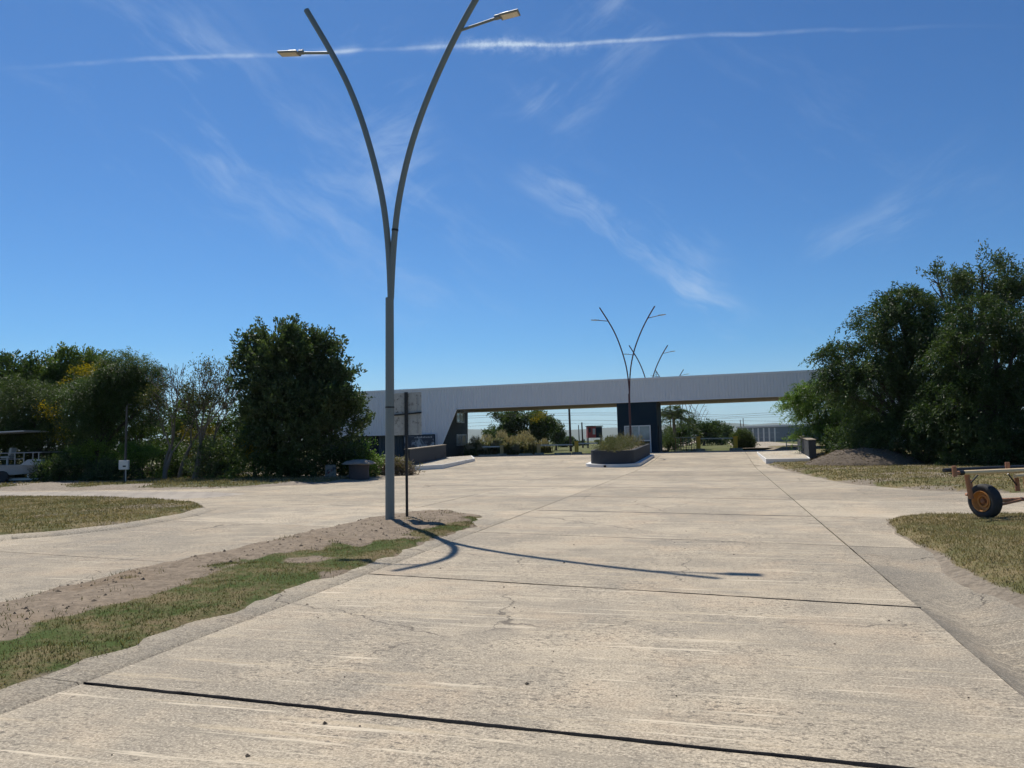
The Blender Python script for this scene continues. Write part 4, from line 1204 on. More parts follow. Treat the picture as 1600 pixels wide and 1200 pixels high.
# letter-like pale strokes along the top of the print: illegible at this distance
rg = random.Random(4); st_ = MB(); xx = .35 * w_
while xx < w_ * .93:
    lw = rg.uniform(.05, .12); hh = rg.uniform(.10, .17)
    st_.box((xx, -.036, h_ * .80), (xx + lw, -.031, h_ * .80 + hh)); xx += lw + rg.uniform(.03, .07)
st_.build('pale_print_line', M['curtain'], pn, False, False)
leg = MB()
for xx in (.1, w_ - .1): leg.box((xx - .04, .031, -pa[1] - .5), (xx + .04, .09, h_ * .9))
leg.build('panel_leg', M['navy'], pn, False, False)
# central booth
sb0, sb1 = gs(965), gs(1027)
booth = gbox('booth', (sb0, .12, -.3), (sb1, 5.2, ZB + .015), 'navy')
zw1 = gl(1000, 665.6)[1]; zmid = gl(1000, 688)[1]
xa, xm, xb = gs(976.5), gs(998.7), gs(1016)
wn = gbox('window', (xa, .085, zmid - .25), (xm, .116, zw1), 'glass_pale', gate)
cw = gbox('curtain', (xa + .1, .075, zmid - .2), (xa + (xm - xa) * .55, .083, zw1 - .08), 'curtain', wn)
wn2 = gbox('window', (xm + .002, .085, zmid), (xb, .116, zw1), 'glass_pale', gate)
gbox('door', (xm + .05, .08, 0.0), (xb - .02, .117, zmid - .08), 'dark')
fm = MB()
for x_ in (xa, xm, xb): gbox('mullion', (x_ - .05, .05, 0.0 if x_ > xa else zmid - .3), (x_ + .05, .084, zw1 + .05), 'frame')
for lo_, hi_ in (((xa + .051, .052, zw1 - .03), (xm - .051, .084, zw1 + .05)), ((xm + .051, .052, zw1 - .03), (xb - .051, .084, zw1 + .05)), ((xm + .051, .052, zmid - .08), (xb - .051, .084, zmid + .02)), ((xa + .051, .052, zmid - .33), (xm - .051, .084, zmid - .24))): gbox('window_rail', lo_, hi_, 'frame')
gbox('side_panel', (sb1 + .002, 1.0, -.2), (sb1 + .06, 3.2, zw1), 'dark')
gbox('far_leg_wall', (s_mir0 + .8, .35, -.4), (s_mir0 + 1.1, DEPTH - .06, ZB + .015), 'olive')
# small aerial on the roof
an = thing('roof_aerial', 'thin aerial on the gate roof beside a lamp arm', 'aerial', GM @ Vector((gs(1029, 3), 3.0, ZT - .17)))
ab = GM @ Vector((gs(1029, 3), 3.0, ZT - .17))
MB().tube([ab, ab + Vector((0, 0, 1.1))], .03, 6).build('mast', M['pipe'], an)
mbx = MB()
for dz_ in (.55, .75, .95): mbx.tube([ab + Vector((-.18, 0, dz_)), ab + Vector((.18, 0, dz_))], .012, 5)
mbx.build('rod', M['pipe'], an)

# ------------------------------------------------------------------ wing walls and their platforms
def platform(name, label, pts, h, mat_top, mat_side):
    xy = [(p.x, p.y) for p in pts]
    c = sum((Vector((x, y, 0)) for x, y in xy), Vector()) / len(xy)
    c.z = gz(c.x, c.y)
    t = thing(name, label, 'platform', c)
    zs = [gz(x, y) for x, y in xy]
    hs_ = h if hasattr(h, '__len__') else [h] * len(xy)
    n = len(xy)
    v = [(x, y, z - .1) for (x, y), z in zip(xy, zs)] + [(x, y, z + k_) for (x, y), z, k_ in zip(xy, zs, hs_)]
    MB().add(v, [(i, (i + 1) % n, n + (i + 1) % n, n + i) for i in range(n)]).build('kerb_face', M[mat_side], t)
    ins = [Vector((x, y, 0)).lerp(Vector((c.x, c.y, 0)), .05) for x, y in xy]
    v = [(x, y, z + k_) for (x, y), z, k_ in zip(xy, zs, hs_)] + [(p.x, p.y, z + k_ + .002) for p, z, k_ in zip(ins, zs, hs_)]
    MB().add(v, [(i, (i + 1) % n, n + (i + 1) % n, n + i) for i in range(n)]).build('kerb_top', M['white'], t)
    v = [(p.x, p.y, z + k_ + .002) for p, z, k_ in zip(ins, zs, hs_)]
    MB().add(v, [tuple(range(n))]).build('paving', M[mat_top], t)
    return t
A, B, C_, D_ = gp(643.5, 735.5), gp(691.5, 732.5), gp(742, 720.5), gp(737, 714.5)
W0, W1 = gp(640, 735.0), gp(697, 719.5)
back = Vector((W1.x - .4, W1.y + 5, 0))
platform('kerb_platform', 'pale concrete platform with white kerb at the foot of the near wing wall', [A, B, C_, D_, W1 + Vector((.1, 1.5, 0)), W0 + Vector((.1, .25, 0))], [.26, .25, .2, .15, .2, .26], 'platform', 'white')
def wing_wall(label, p0, p1, z0, z1, th, away, lights, mat='charcoal'):
    c = Vector((p0.x, p0.y, gz(p0.x, p0.y)))
    t = thing('wing_wall', label, 'wall', c)
    d = (p1 - p0); d.z = 0; L = d.length; d.normalize()
    nrm = Vector((-d.y, d.x, 0)) * away
    o0 = nrm * th
    def P(s, z, off=0.0): 
        q = p0 + d * s + nrm * off; return (q.x, q.y, z)
    zb0, zb1 = gz(p0.x, p0.y) - .2, gz(p1.x, p1.y) - .2
    MB().extrude([P(0, zb0), P(L, zb1), P(L, z1), P(0, z0)], o0).build('wall_body', M[mat], t)
    MB().extrude([P(-.03, z0 + .002, -.03), P(L + .03, z1 + .002, -.03), P(L + .03, z1 + .05, -.03), P(-.03, z0 + .05, -.03)], nrm * (th + .06)).build('coping', M['kerb'], t)
    for f_, zf in lights:
        zc = zb0 + .2 + ((z0 + (z1 - z0) * f_) - zb0) * zf
        s_ = L * f_
        lt = MB().extrude([P(s_ - .16, zc - .09, -.02), P(s_ + .16, zc - .09, -.02), P(s_ + .16, zc + .09, -.02), P(s_ - .16, zc + .09, -.02)], nrm * .016)
        lt.build('recessed_light', M['dark'], t)
    return t
zt0 = at(642, 702.5, W0.y).z; zt1 = at(692, 695.5, W1.y).z
wing_wall('dark grey sloping wing wall beside the mural panel', W0 + Vector((0, .1, 0)), W1, zt0, zt1, .3, 1, ((.38, .30), (.66, .34), (.97, .48)))
A2, B2, C2 = gp(1197, 724.5), gp(1266, 722.0), gp(1183, 709.5)
N0 = gp(1264.5, 720.0); F0 = gp(1246.5, 707.0)
platform('kerb_platform', 'pale concrete platform with bright white kerb below the dark grove', [A2, B2, Vector((F0.x + .4, F0.y, 0)), C2 + Vector((.3, 1.0, 0)), C2], [.27, .22, .15, .12, .12], 'platform', 'white')
zn = at(1265, 688, N0.y).z; zf = at(1247, 682.0, F0.y).z
wing_wall('short dark grey wing wall in front of the layered tree', N0, F0, zn, zf, .42, -1, ((.45, .42), (.8, .44)))

# ------------------------------------------------------------------ planter island
pl_c = uv2xy(*( (lambda p: xy2uv(p.x, p.y))(gp(952, 730)) ))
pu, pv_ = xy2uv(*pl_c)
pu += 0.05
half = 1.28
def stadium(hw, v0, v1, n=16):
    pts = []
    for i in range(n + 1):
        th = math.pi + math.pi * i / n
        pts.append((pu + hw * math.cos(th), v0 + hw + hw * .9 * math.sin(th)))
    for i in range(n + 1):
        th = math.pi * i / n
        pts.append((pu + hw * math.cos(th), v1 - hw + hw * math.sin(th)))
    return pts
pbase = Vector((*uv2xy(pu, pv_ + 6), 0)); pbase.z = gz(pbase.x, pbase.y)
planter = thing('planter', 'long dark grey planter with rounded end on a white kerb in mid road', 'planter', pbase)
def ring_wall(name, hw, thick, v0, v1, z0, z1, mat, topmat=None):
    o_, i_ = stadium(hw, v0, v1), stadium(hw - thick, v0 + thick, v1 - thick)
    n = len(o_); v = []; f = []
    for (u, v_), lst in ((p, 0) for p in o_): 
        x, y = uv2xy(u, v_); v.append((x, y, gz(x, y) + z0))
    for u, v_ in o_: x, y = uv2xy(u, v_); v.append((x, y, gz(x, y) + z1))
    for u, v_ in i_: x, y = uv2xy(u, v_); v.append((x, y, gz(x, y) + z1))
    for u, v_ in i_: x, y = uv2xy(u, v_); v.append((x, y, gz(x, y) + z0))
    for i in range(n):
        j = (i + 1) % n
        f += [(i, j, n + j, n + i), (n + i, n + j, 2 * n + j, 2 * n + i), (2 * n + i, 2 * n + j, 3 * n + j, 3 * n + i)]
    return MB().add(v, f).build(name, M[mat], planter, True)
PV0, PV1 = pv_ - .35, pv_ + 12.6
ring_wall('kerb', half + .30, .32, PV0 - .05, PV1 + .2, -.1, .17, 'white')
ring_wall('wall', half, .18, PV0 + .28, PV1, -.05, .93, 'charcoal')
so_ = stadium(half - .17, PV0 + .45, PV1 - .17)
vv = [(*uv2xy(u, v), gz(*uv2xy(u, v)) + .80) for u, v in so_]
MB().add(vv, [tuple(range(len(vv)))]).build('soil', M['mulch'], planter)
pd = MB()
dp = uv2xy(pu - .25, PV0 - .03); pd.box((dp[0] - .07, dp[1] - .03, gz(*dp) + .02), (dp[0] + .07, dp[1] + .02, gz(*dp) + .13))
pd.build('drain_hole', M['dark'], planter)
PLANT = [(0.055, 0.075, 0.035), (0.085, 0.10, 0.045), (0.13, 0.125, 0.065), (0.20, 0.165, 0.09)]
rg = random.Random(9)
desc = ['grey green bushy plant at the rounded end of the planter', 'tall wispy plant behind the rounded planter end', 'spreading grey green plant before the lamp in the planter', 'thin twiggy plant around the lamp foot', 'dry brownish plant behind the planter lamp', 'low plant at the booth end of the planter']
for i in range(6):
    u, v = pu + rg.uniform(-.35, .35), PV0 + 1.4 + i * 2.0
    x, y = uv2xy(u, v)
    t = thing('planter_shrub', desc[i], 'shrub', (x, y, gz(x, y) + .8), group='shrubs in the planter')
    h_ = rg.uniform(.34, .50) * (1.0 if i < 5 else .6)
    mb = MB()
    for _ in range(6):
        mb.tube([(x + rg.uniform(-.1, .1), y + rg.uniform(-.1, .1), gz(x, y) + .78), (x + rg.uniform(-.6, .6), y + rg.uniform(-.6, .6), gz(x, y) + .8 + h_ * rg.uniform(.9, 1.3))], [.02, .006], 4, False)
    mb.build('stem', M['dry_branch'], t)
    crown('foliage', t, [(np.array((x, y, gz(x, y) + .8 + h_ * .4)), np.array((.95, .95, h_ * .6)))], 170, 22, .45, .09, PLANT if i != 4 else PLANT[1:] + [(0.26, 0.20, 0.12)], 400 + i, up=.9, spread=.06, aspect=.28, shell=.6, floor=gz(x, y) + .8)

# ------------------------------------------------------------------ forked street lamps
lamp_px_l = [(609, 463), (608, 430), (605.5, 384), (601, 340), (595, 300), (580, 240), (562, 180), (540, 125), (514, 77), (476, 14)]
lamp_px_r = [(609.5, 463), (610.5, 430), (613, 384), (616, 345), (622, 300), (635, 240), (650, 190), (672, 132), (695, 80), (713, 44), (737, 0), (751, -24)]
L1 = gp(609.3, 812.5, 0.08)
def lamp_local(px, py, base=L1):
    """(across, up) on the plane of the fork"""
    e = Vector((CA, -SA, 0)); nrm = Vector((SA, CA, 0)); d = ray(px, py)
    t = (base - CP).dot(nrm) / d.dot(nrm); q = CP + d * t - base
    return q.dot(e), q.z
ll = [lamp_local(*p) for p in lamp_px_l]; lr = [lamp_local(*p) for p in lamp_px_r]
Z_FORK = ll[0][1]
def smooth_path(pts, n=28):
    ts = np.array([p[1] for p in pts]); ss = np.array([p[0] for p in pts])
    q = np.linspace(ts[0], ts[-1], n)
    s_ = np.interp(q, ts, ss)
    for _ in range(3): s_[1:-1] = (s_[:-2] + 2 * s_[1:-1] + s_[2:]) / 4
    return [(float(a), 0.0, float(b)) for a, b in zip(s_, q)]
def lamp(label, base, matk, group, lean=0.0, r_pole=0.088, r_arm=0.064, sections=True, extra=0.0):
    rot = (0, lean, -RA)
    t = thing('street_lamp', label, 'street lamp', base, rot, group)
    mb = MB().tube([(0, 0, -.3), (0, 0, Z_FORK * .62)], [r_pole * 1.06, r_pole], 16); mb.tube([(0, 0, Z_FORK * .62), (0, 0, Z_FORK + .02)], [r_pole, r_pole * .96], 16)
    pole = mb.build('pole', M[matk], t, True, False)
    MB().tube([(0, 0, 2.30), (0, 0, 2.33)], r_pole * 1.06, 16).build('band', M['black'], pole, True, False)
    for side_, path in ((-1, ll), (1, lr)):
        pts = smooth_path(path)
        off = .0
        arm = MB().tube([(p[0], off, p[2]) for p in pts], [r_arm] * len(pts), 12).build('arm', M[matk], t, True, False)
        if side_ > 0: MB().tube([pts[6], [pts[6][0] + .004, 0, pts[6][2] + .04]], r_arm * 1.12, 12).build('joint_ring', M['black'], arm, True, False)
        # bracket and head
        if side_ < 0: h0 = lamp_local(515, 80); h1 = lamp_local(468, 80.5); h2 = lamp_local(434, 82)
        else: h0 = lamp_local(713, 45); h1 = lamp_local(774, 24); h2 = lamp_local(808, 15)
        b0, b1, b2 = (h0[0], 0, h0[1]), (h1[0], 0, h1[1]), (h2[0], 0, h2[1])
        MB().tube([b0, b1], .028, 10).build('bracket', M[matk], arm, True, False)
        v0, v1 = Vector(b1), Vector(b2); dx = (v1 - v0).normalized(); L = (v1 - v0).length + .06
        yv = Vector((0, 1, 0)); zv = dx.cross(yv) * (-1 if dx.x < 0 else -1)
        if zv.z < 0: zv = -zv
        Mh = Matrix.Identity(4)
        for i in range(3): Mh[i][0], Mh[i][1], Mh[i][2], Mh[i][3] = dx[i], yv[i], zv[i], (v0 - dx * .06)[i]
        hb = MB().box((0, -.05, -.02), (.12, .05, .05), Mh, .01); hb.box((.12, -.11, -.02), (L, .11, .02), Mh, .01); hb.box((.16, -.07, .02), (L * .6, .07, .05), Mh, .01)
        head = hb.build('lamp_head', M['lamp_head'], t, False, False)
        MB().box((.16, -.085, -.026), (L - .03, .085, -.0205), Mh).build('lens', M['lens'], head, False, False)
        fn = MB()
        for q in range(2): fn.box((.02 + q * .05, -.012, .051), (.035 + q * .05, .012, .085), Mh)
        fn.build('bolt', M['pipe'], head, False, False)
    return t
av = 'forked street lamps along the avenue'
lamp('grey forked street lamp standing on the median tip', L1 + Vector((0, 0, -.05)), 'lamp_grey', av, R(0.25))
lx, ly = at(986, 700, 55.8).x, 55.8
lamp('dark maroon forked street lamp rising from the planter', (lx, ly, gz(lx, ly) + .0), 'lamp_red', av, R(-.35), 0.075, 0.047)
ordn = ['third', 'fourth', 'fifth', 'sixth', 'seventh', 'eighth', 'ninth', 'tenth']
lamp_u = [None] * 8
for i, (px, Yd) in enumerate(((1017, 80.5), (1049, 110), (1066.5, 138), (1077.5, 166), (1085.5, 194), (1092, 224), (1096, 254), (1100, 284))):
    p = at(px + 0, 700, Yd)
    lamp('%s forked street lamp of the row, beyond the gate' % ordn[i], (p.x, Yd, gz(p.x, Yd)), 'lamp_red', av, 0.0, 0.08, 0.055)
# ------------------------------------------------------------------ road sign seen from behind
sg = gp(636.0, 808.0, 0.08)
H_sg = float(H_med(np.array([sg.x]), np.array([sg.y]))[0][0])
sign = thing('road_sign', 'weathered blank back of a road sign on a black post beside the street lamp', 'road sign', (sg.x, sg.y, min(H_sg, .15)))
kY = sg.y / F_PX
ztop = at(637, 613.5, sg.y).z; zpl = at(637, 680, sg.y).z; zbar = at(637, 647, sg.y).z
MB().box((sg.x - .026, sg.y - .02, -.2), (sg.x + .026, sg.y + .02, zpl)).build('post', M['black'], sign)
MB().box((sg.x - .036, sg.y - .022, zpl + .002), (sg.x + .036, sg.y + .018, ztop + .01)).build('back_bar', M['black'], sign)
wpan = 23.5 * kY
tilt = .012
MB().extrude([(sg.x - wpan, sg.y + .022, zpl), (sg.x + wpan, sg.y + .022, zpl + tilt * .2), (sg.x + wpan, sg.y + .022, ztop + tilt), (sg.x - wpan, sg.y + .022, ztop - tilt)], (0, .006, 0)).build('panel', M['sign_back'], sign)
MB().extrude([(sg.x - .29, sg.y - .025, zbar - .035), (sg.x + .32, sg.y - .025, zbar + .012), (sg.x + .32, sg.y - .025, zbar + .042), (sg.x - .29, sg.y - .025, zbar - .005)], (0, .045, 0)).build('cross_bar', M['black'], sign)
MB().tube([(sg.x + .235, sg.y + .012, zpl + .04), (sg.x + .235, sg.y + .012, ztop - .1)], .006, 5).build('stiffener', M['pipe'], sign)
# ------------------------------------------------------------------ cart on the lawn
cw0 = gp(1541, 816.5)
hz = float(H_rn(np.array([cw0.x]), np.array([cw0.y]))[0][0])
AX = math.atan2(0.29, 0.956)
cart = thing('cart', 'rusty pipe-framed cart with orange-rimmed wheel on the lawn', 'cart', (cw0.x, cw0.y, hz - .012), (0, 0, AX))
def wheel(xc, parent, name='wheel'):
    Mw = Matrix.Translation((xc, 0, .305)) @ Matrix.Rotation(R(90), 4, 'Y')
    prof = [(.182, -.07), (.20, -.088), (.25, -.096), (.285, -.088), (.302, -.066), (.305, -.04), (.305, .04), (.302, .066), (.285, .088), (.25, .096), (.20, .088), (.182, .07)]
    wh = MB().lathe(prof, 48, Mw, False).build('wheel', M['rubber'], parent, True, False)
    gr = MB()
    for z_ in (-.036, -.012, .012, .036): gr.lathe([(.3045, z_ - .006), (.3085, z_ - .004), (.3085, z_ + .004), (.3045, z_ + .006)], 48, Mw, False)
    gr.build('tread_rib', M['rubber'], wh, True, False)
    rim = [(.184, -.072), (.190, -.098), (.176, -.100), (.168, -.070), (.150, -.020), (.118, -.012), (.108, -.046), (.088, -.050), (.078, -.008), (.04, -.004)]
    MB().lathe(rim, 40, Mw, False).build('rim', M['orange'], wh, True, False)
    MB().lathe([(.185, .07), (.16, .02), (.04, .01)], 30, Mw, False).build('inner_disc', M['rust'], wh, True, False)
    hub = MB().lathe([(.045, -.0), (.045, -.06), (.030, -.075), (.018, -.085)], 14, Mw)
    hub.build('hub', M['rust'], wh, True, False)
    for k in range(5):
        th = 2 * math.pi * k / 5 + .3
        c = Mw @ Vector((.062 * math.cos(th), .062 * math.sin(th), -.006))
        MB().tube([c, c + Vector((-.025, 0, 0))], .010, 6).build('wheel_nut', M['rust'], wh, False, False)
    return wh
wheel(0.0, cart)
Lc = 2.75
cn = MB().lathe([(.175, -.08), (.20, -.11), (.29, -.10), (.305, -.05), (.305, .05), (.29, .10), (.20, .11), (.175, .08)], 30, Matrix.Translation((Lc, 0, .305)) @ Matrix.Rotation(R(90), 4, 'Y')).build('wheel', M['rubber'], cart, True, False)
def cpipe(nm, a, b, r_, mat, n=10): return MB().tube([a, b], r_, n).build(nm, M[mat], cart, True, False)
zr = .83
cpipe('rail', (-.50, -.03, zr), (2.9, -.03, zr + .015), .042, 'cream', 14)
cpipe('rail_sleeve', (-.585, -.03, zr), (-.49, -.03, zr), .044, 'black', 12)
cpipe('rail_end', (-.70, -.03, zr - .005), (-.585, -.03, zr), .036, 'rust', 12)
cpipe('rear_rail', (-.50, .38, zr + .03), (2.9, .38, zr + .05), .038, 'black', 12)
cpipe('lower_rail', (.62, -.10, zr - .085), (2.9, -.10, zr - .07), .038, 'cream', 14)
cpipe('end_post', (-.69, -.04, zr - .06), (-.70, -.04, zr + .125), .040, 'rust', 12)
cpipe('end_post', (.70, .10, zr - .05), (.70, .10, zr + .155), .040, 'rust', 12)
cpipe('leg', (-.36, .02, zr - .03), (-.25, .06, .36), .044, 'rust', 12)
cpipe('leg', (.80, .02, zr - .10), (.84, .04, .46), .040, 'rust', 12)
cpipe('leg', (.90, -.08, zr - .11), (.92, -.06, .40), .034, 'rust', 12)
cpipe('brace', (-.12, .0, zr - .05), (-.28, .04, zr - .21), .013, 'black', 6)
cpipe('brace', (.58, .0, zr - .05), (.80, .02, zr - .27), .014, 'black', 6)
cpipe('cross_tube', (-.29, .06, .42), (.02, .40, .40), .030, 'rust', 10)
cpipe('axle', (.10, .0, .305), (Lc - .1, 0, .305), .036, 'rust', 12)
cpipe('tie_bar', (.15, -.06, .215), (1.1, -.02, .33), .026, 'rust', 8)
cpipe('tie_bar', (.15, .30, .30), (1.1, .0, .31), .022, 'rust', 8)
cpipe('stub_post', (.30, .55, .30), (.30, .55, .66), .030, 'rust', 8)
MB().box((-.42, .20, zr - .035), (.36, .36, zr - .02)).build('deck_strip', M['black'], cart, False, False)
cpipe('leg', (2.55, .02, zr - .03), (2.6, .05, .33), .044, 'rust', 12)

# ------------------------------------------------------------------ boat on its trailer
BY = 36.6
bq = at(30, 752, BY); b0 = Vector((at(62, 740, BY).x, BY, 0)); b0.z = gz(b0.x, b0.y) + .1
kb = BY / F_PX
boat = thing('boat', 'white open boat with bow rail and small seat under the trees', 'boat', b0)
def bz(py, px=30): return at(px, py, BY).z
xr = b0.x
zd, zk, zbow = bz(726.5), bz(741), bz(717.5, 55)
def hull_section(x, z_top, z_bot, hw_top, hw_bot):
    return [(x, BY + .95 - hw_top, z_top), (x, BY + .95 - hw_bot, z_bot), (x, BY + .95 + hw_bot, z_bot), (x, BY + .95 + hw_top, z_top)]
secs = [hull_section(xr - 5.2, zd, zk - .12, .95, .75), hull_section(xr - 2.2, zd, zk - .06, .95, .75), hull_section(xr - .9, zd + .0, zk - .0, .93, .68), hull_section(xr - .42, zd - .02, bz(737.5, 48), .90, .58), hull_section(xr - .06, zd - .05, bz(729, 60), .84, .50)]
v = [p for s_ in secs for p in s_]; f = []
for i in range(len(secs) - 1):
    for k in range(3): f.append((4 * i + k, 4 * i + k + 1, 4 * i + 5 + k, 4 * i + 4 + k))
    f.append((4 * i + 3, 4 * i, 4 * i + 4, 4 * i + 7))
f += [(0, 3, 2, 1), tuple(4 * (len(secs) - 1) + k for k in range(4))]
MB().add(v, f).build('hull', M['hull'], boat)
bw = MB().extrude([(xr - .95, BY + .03, zd + .003), (xr - .03, BY + .06, zd - .04), (xr + .02, BY + .07, zbow), (xr - .62, BY + .05, zbow - .01)], (0, .05, 0))
bw.extrude([(xr - .95, BY + 1.82, zd + .003), (xr - .03, BY + 1.80, zd - .04), (xr + .02, BY + 1.79, zbow), (xr - .62, BY + 1.80, zbow - .01)], (0, .05, 0))
bw.build('bow_bulwark', M['hull'], boat)
MB().box((xr - .04, BY + .12, zd - .04), (xr + .0, BY + 1.78, zbow)).build('bow_plate', M['hull'], boat)
zr_ = bz(707.5)
rl = MB().tube([(xr - 5, BY + .06, zr_ - .05), (xr - 1.2, BY + .06, zr_), (xr, BY + .10, zr_ + .01), (xr, BY + 1.75, zr_ + .01), (xr - 5, BY + 1.8, zr_ - .05)], .022, 6)
rl.build('rail', M['pipe'], boat, True)
rl = MB().tube([(xr - 5, BY + .06, (zr_ + zd) / 2 - .04), (xr - .8, BY + .06, (zr_ + zd) / 2)], .015, 6); rl.build('mid_rail', M['pipe'], boat, True)
for px, zb_ in ((23.5, zd), (37.5, zd + .02), (51.5, zbow), (60.5, zbow), (-20, zd), (-60, zd)):
    x_ = at(px, 715, BY + .06).x
    MB().tube([(x_, BY + .06, zb_ - .02), (x_, BY + .06, zr_)], .02, 6).build('stanchion', M['pipe'], boat, True)
seat = MB(); sx = at(10, 715, BY + .6).x
sz = bz(716) 
seat.box((sx - .22, BY + .45, sz), (sx + .22, BY + .9, sz + .10), None, .03); seat.box((sx + .12, BY + .47, sz + .12), (sx + .24, BY + .88, sz + .50), Matrix.Translation((sx + .18, 0, sz + .1)) @ Matrix.Rotation(R(14), 4, 'Y') @ Matrix.Translation((-sx - .18, 0, -sz - .1)), .03)
seat.build('seat', M['pad'], boat)
MB().tube([(sx, BY + .68, zd - .05), (sx, BY + .68, sz)], .05, 8).build('seat_pedestal', M['pipe'], boat, True)
cz = bz(674.5)
MB().extrude([(xr - 5, BY - .05, cz - .12), (at(38, 674, BY).x, BY - .05, cz), (at(38, 674, BY).x, BY + 1.95, cz), (xr - 5, BY + 1.95, cz - .12)], (0, 0, .06)).build('canopy', M['hull'], boat)
for x_ in (xr - 4.6, xr - 3.5):
    for y_ in (BY + .1, BY + 1.75): MB().tube([(x_, y_, zd - .05), (x_, y_, cz - .06)], .025, 6).build('canopy_post', M['pipe'], boat, True)
tr = MB(); zt_ = zk - .2
tr.box((xr - 4.6, BY + .35, zt_ - .1), (xr - .3, BY + .45, zt_)); tr.box((xr - 4.6, BY + 1.45, zt_ - .1), (xr - .3, BY + 1.55, zt_))
for x_ in (xr - 3.8, xr - 2.2, xr - .8): tr.box((x_ - .05, BY + .46, zt_ - .09), (x_ + .05, BY + 1.44, zt_ - .01)); tr.box((x_ - .05, BY + .4, zt_ + .002), (x_ + .05, BY + 1.5, zk + .0))
tr.build('cradle', M['pipe'], boat)
for x_ in (xr - 2.9, xr - 1.9):
    MB().lathe([(.05, -.08), (.26, -.09), (.30, -.05), (.30, .05), (.26, .09), (.05, .08)], 20, Matrix.Translation((x_, BY + .22, b0.z + .29)) @ Matrix.Rotation(R(90), 4, 'X')).build('trailer_wheel', M['rubber'], boat, True)
MB().tube([(xr - .35, BY + .95, zt_ - .05), (xr - .35, BY + .95, b0.z - .05)], .03, 8).build('jack_leg', M['pipe'], boat, True)

# ------------------------------------------------------------------ small things on the verge
mpz = gp(195, 757)
mp = thing('meter_post', 'grey concrete post with a white meter box in front of the tree belt', 'meter post', mpz)
zt = at(195, 636, mpz.y).z
MB().tube([(mpz.x, mpz.y, mpz.z - .2), (mpz.x + .02, mpz.y, zt)], [.06, .04], 10).build('post', M['post_concrete'], mp, True)
bxz0, bxz1 = at(196, 733.5, mpz.y).z, at(196, 719, mpz.y).z
xx0, xx1 = at(189.5, 725, mpz.y).x, at(204, 725, mpz.y).x
bb = MB().box((xx0, mpz.y - .24, bxz0), (xx1, mpz.y - .09, bxz1), None, .01).build('meter_box', M['box_white'], mp)
xm_ = (xx0 + xx1) / 2
MB().box((xm_ - .02, mpz.y - .245, bxz0 + .12), (xm_ + .12, mpz.y - .2405, bxz0 + .18)).build('window', M['dark'], bb)
MB().tube([(xm_ + .08, mpz.y - .15, bxz0), (xm_ + .08, mpz.y - .15, mpz.z - .1)], .025, 8).build('conduit', M['pipe'], mp, True)
MB().tube([(mpz.x + .02, mpz.y, zt), (mpz.x + .08, mpz.y, zt + .12), (mpz.x + .25, mpz.y, zt + .1)], .018, 6).build('weatherhead', M['post_concrete'], mp, True)
# round stone table
tp = gp(561, 749.5); kY = tp.y / F_PX
tb = thing('stone_table', 'round stone table with a wide flat cap on a dark drum', 'stone table', tp)
Mt = Matrix.Translation(tp)
MB().lathe([(15.5 * kY, -.1), (16 * kY, .1), (15.2 * kY, .4), (16.2 * kY, 24 * kY)], 28, Mt).build('drum', M['drum'], tb, True)
rg = random.Random(3)
cap = MB().lathe([(18 * kY, 23.5 * kY), (25.5 * kY, 24.2 * kY), (26 * kY, 25.2 * kY), (24 * kY, 26.5 * kY), (18 * kY, 29 * kY), (9 * kY, 30.5 * kY), (.05, 31 * kY)], 26, Mt)
cap.v = [(p[0] + rg.uniform(-.03, .03), p[1] + rg.uniform(-.03, .03), p[2] + rg.uniform(-.02, .02)) for p in cap.v]
cap.build('cap', M['stone'], tb)
# upright slab
sp = gp(516.5, 749); kY = sp.y / F_PX
def grave_mat():
    m_, k, b, out = new_mat('stained_stone_slab')
    P = k.n('ShaderNodeTexCoord').outputs['Object']
    c = k.mix(k.ramp(k.noise(P, 5, 4, .6), .5, .62), (0.24, 0.235, 0.21), (0.05, 0.06, 0.075))
    c = k.mix(k.ramp(k.noise(k.mapping(P, loc=(4, 2, 9)), 4, 3, .5), .62, .68), c, (0.16, 0.05, 0.05))
    k.l(c, b.inputs['Base Color']); b.inputs['Roughness'].default_value = .85
    return m_
o = thing('stone_slab', 'small upright painted stone slab in the shade beside the stone table', 'slab', sp)
pl_ = []
for a_, b_ in ((-8.5, 0), (8.5, 0), (8.3, 20), (7, 22.3), (-7, 22.5), (-8.2, 21)): pl_.append((sp.x + a_ * kY, sp.y, sp.z - .08 + b_ * kY + (0.08 if b_ else 0)))
M['grave'] = grave_mat()
MB().extrude(pl_, (0, .10, 0)).build('face', M['grave'], o)
MB().box((sp.x - 9.5 * kY, sp.y - .06, sp.z - .1), (sp.x + 9.5 * kY, sp.y + .18, sp.z + .03)).build('plinth', M['stone'], o)
# heap of dry brush
bh = gp(608, 743.5)
br = thing('brush_heap', 'heap of dry brown brushwood behind the street lamp foot', 'brush heap', bh)
rg = random.Random(12); mb = MB()
for i in range(420):
    c = bh + Vector((rg.uniform(-.85, 1.0), rg.uniform(.1, 1.4), 0)); c.z = gz(c.x, c.y) + rg.uniform(.02, .75) * (1 - min(1, abs(c.x - bh.x) / 1.35) ** 2) + .05
    d = Vector((rg.gauss(0, 1), rg.gauss(0, 1), rg.gauss(0, .45))).normalized() * rg.uniform(.2, .55)
    mb.tube([c - d, c + Vector((0, 0, .04)), c + d], [.012, .016, .006], 4, False)
mb.build('twigs', M['dry_branch'], br)
crown('dead_leaves', br, [(np.array((bh.x + .05, bh.y + .75, bh.z + .25)), np.array((.95, .65, .42)))], 130, 20, .3, .12, [(0.10, 0.07, 0.05), (0.18, 0.13, 0.09), (0.12, 0.12, 0.06), (0.28, 0.22, 0.16)], 71, floor=bh.z, spread=.1)
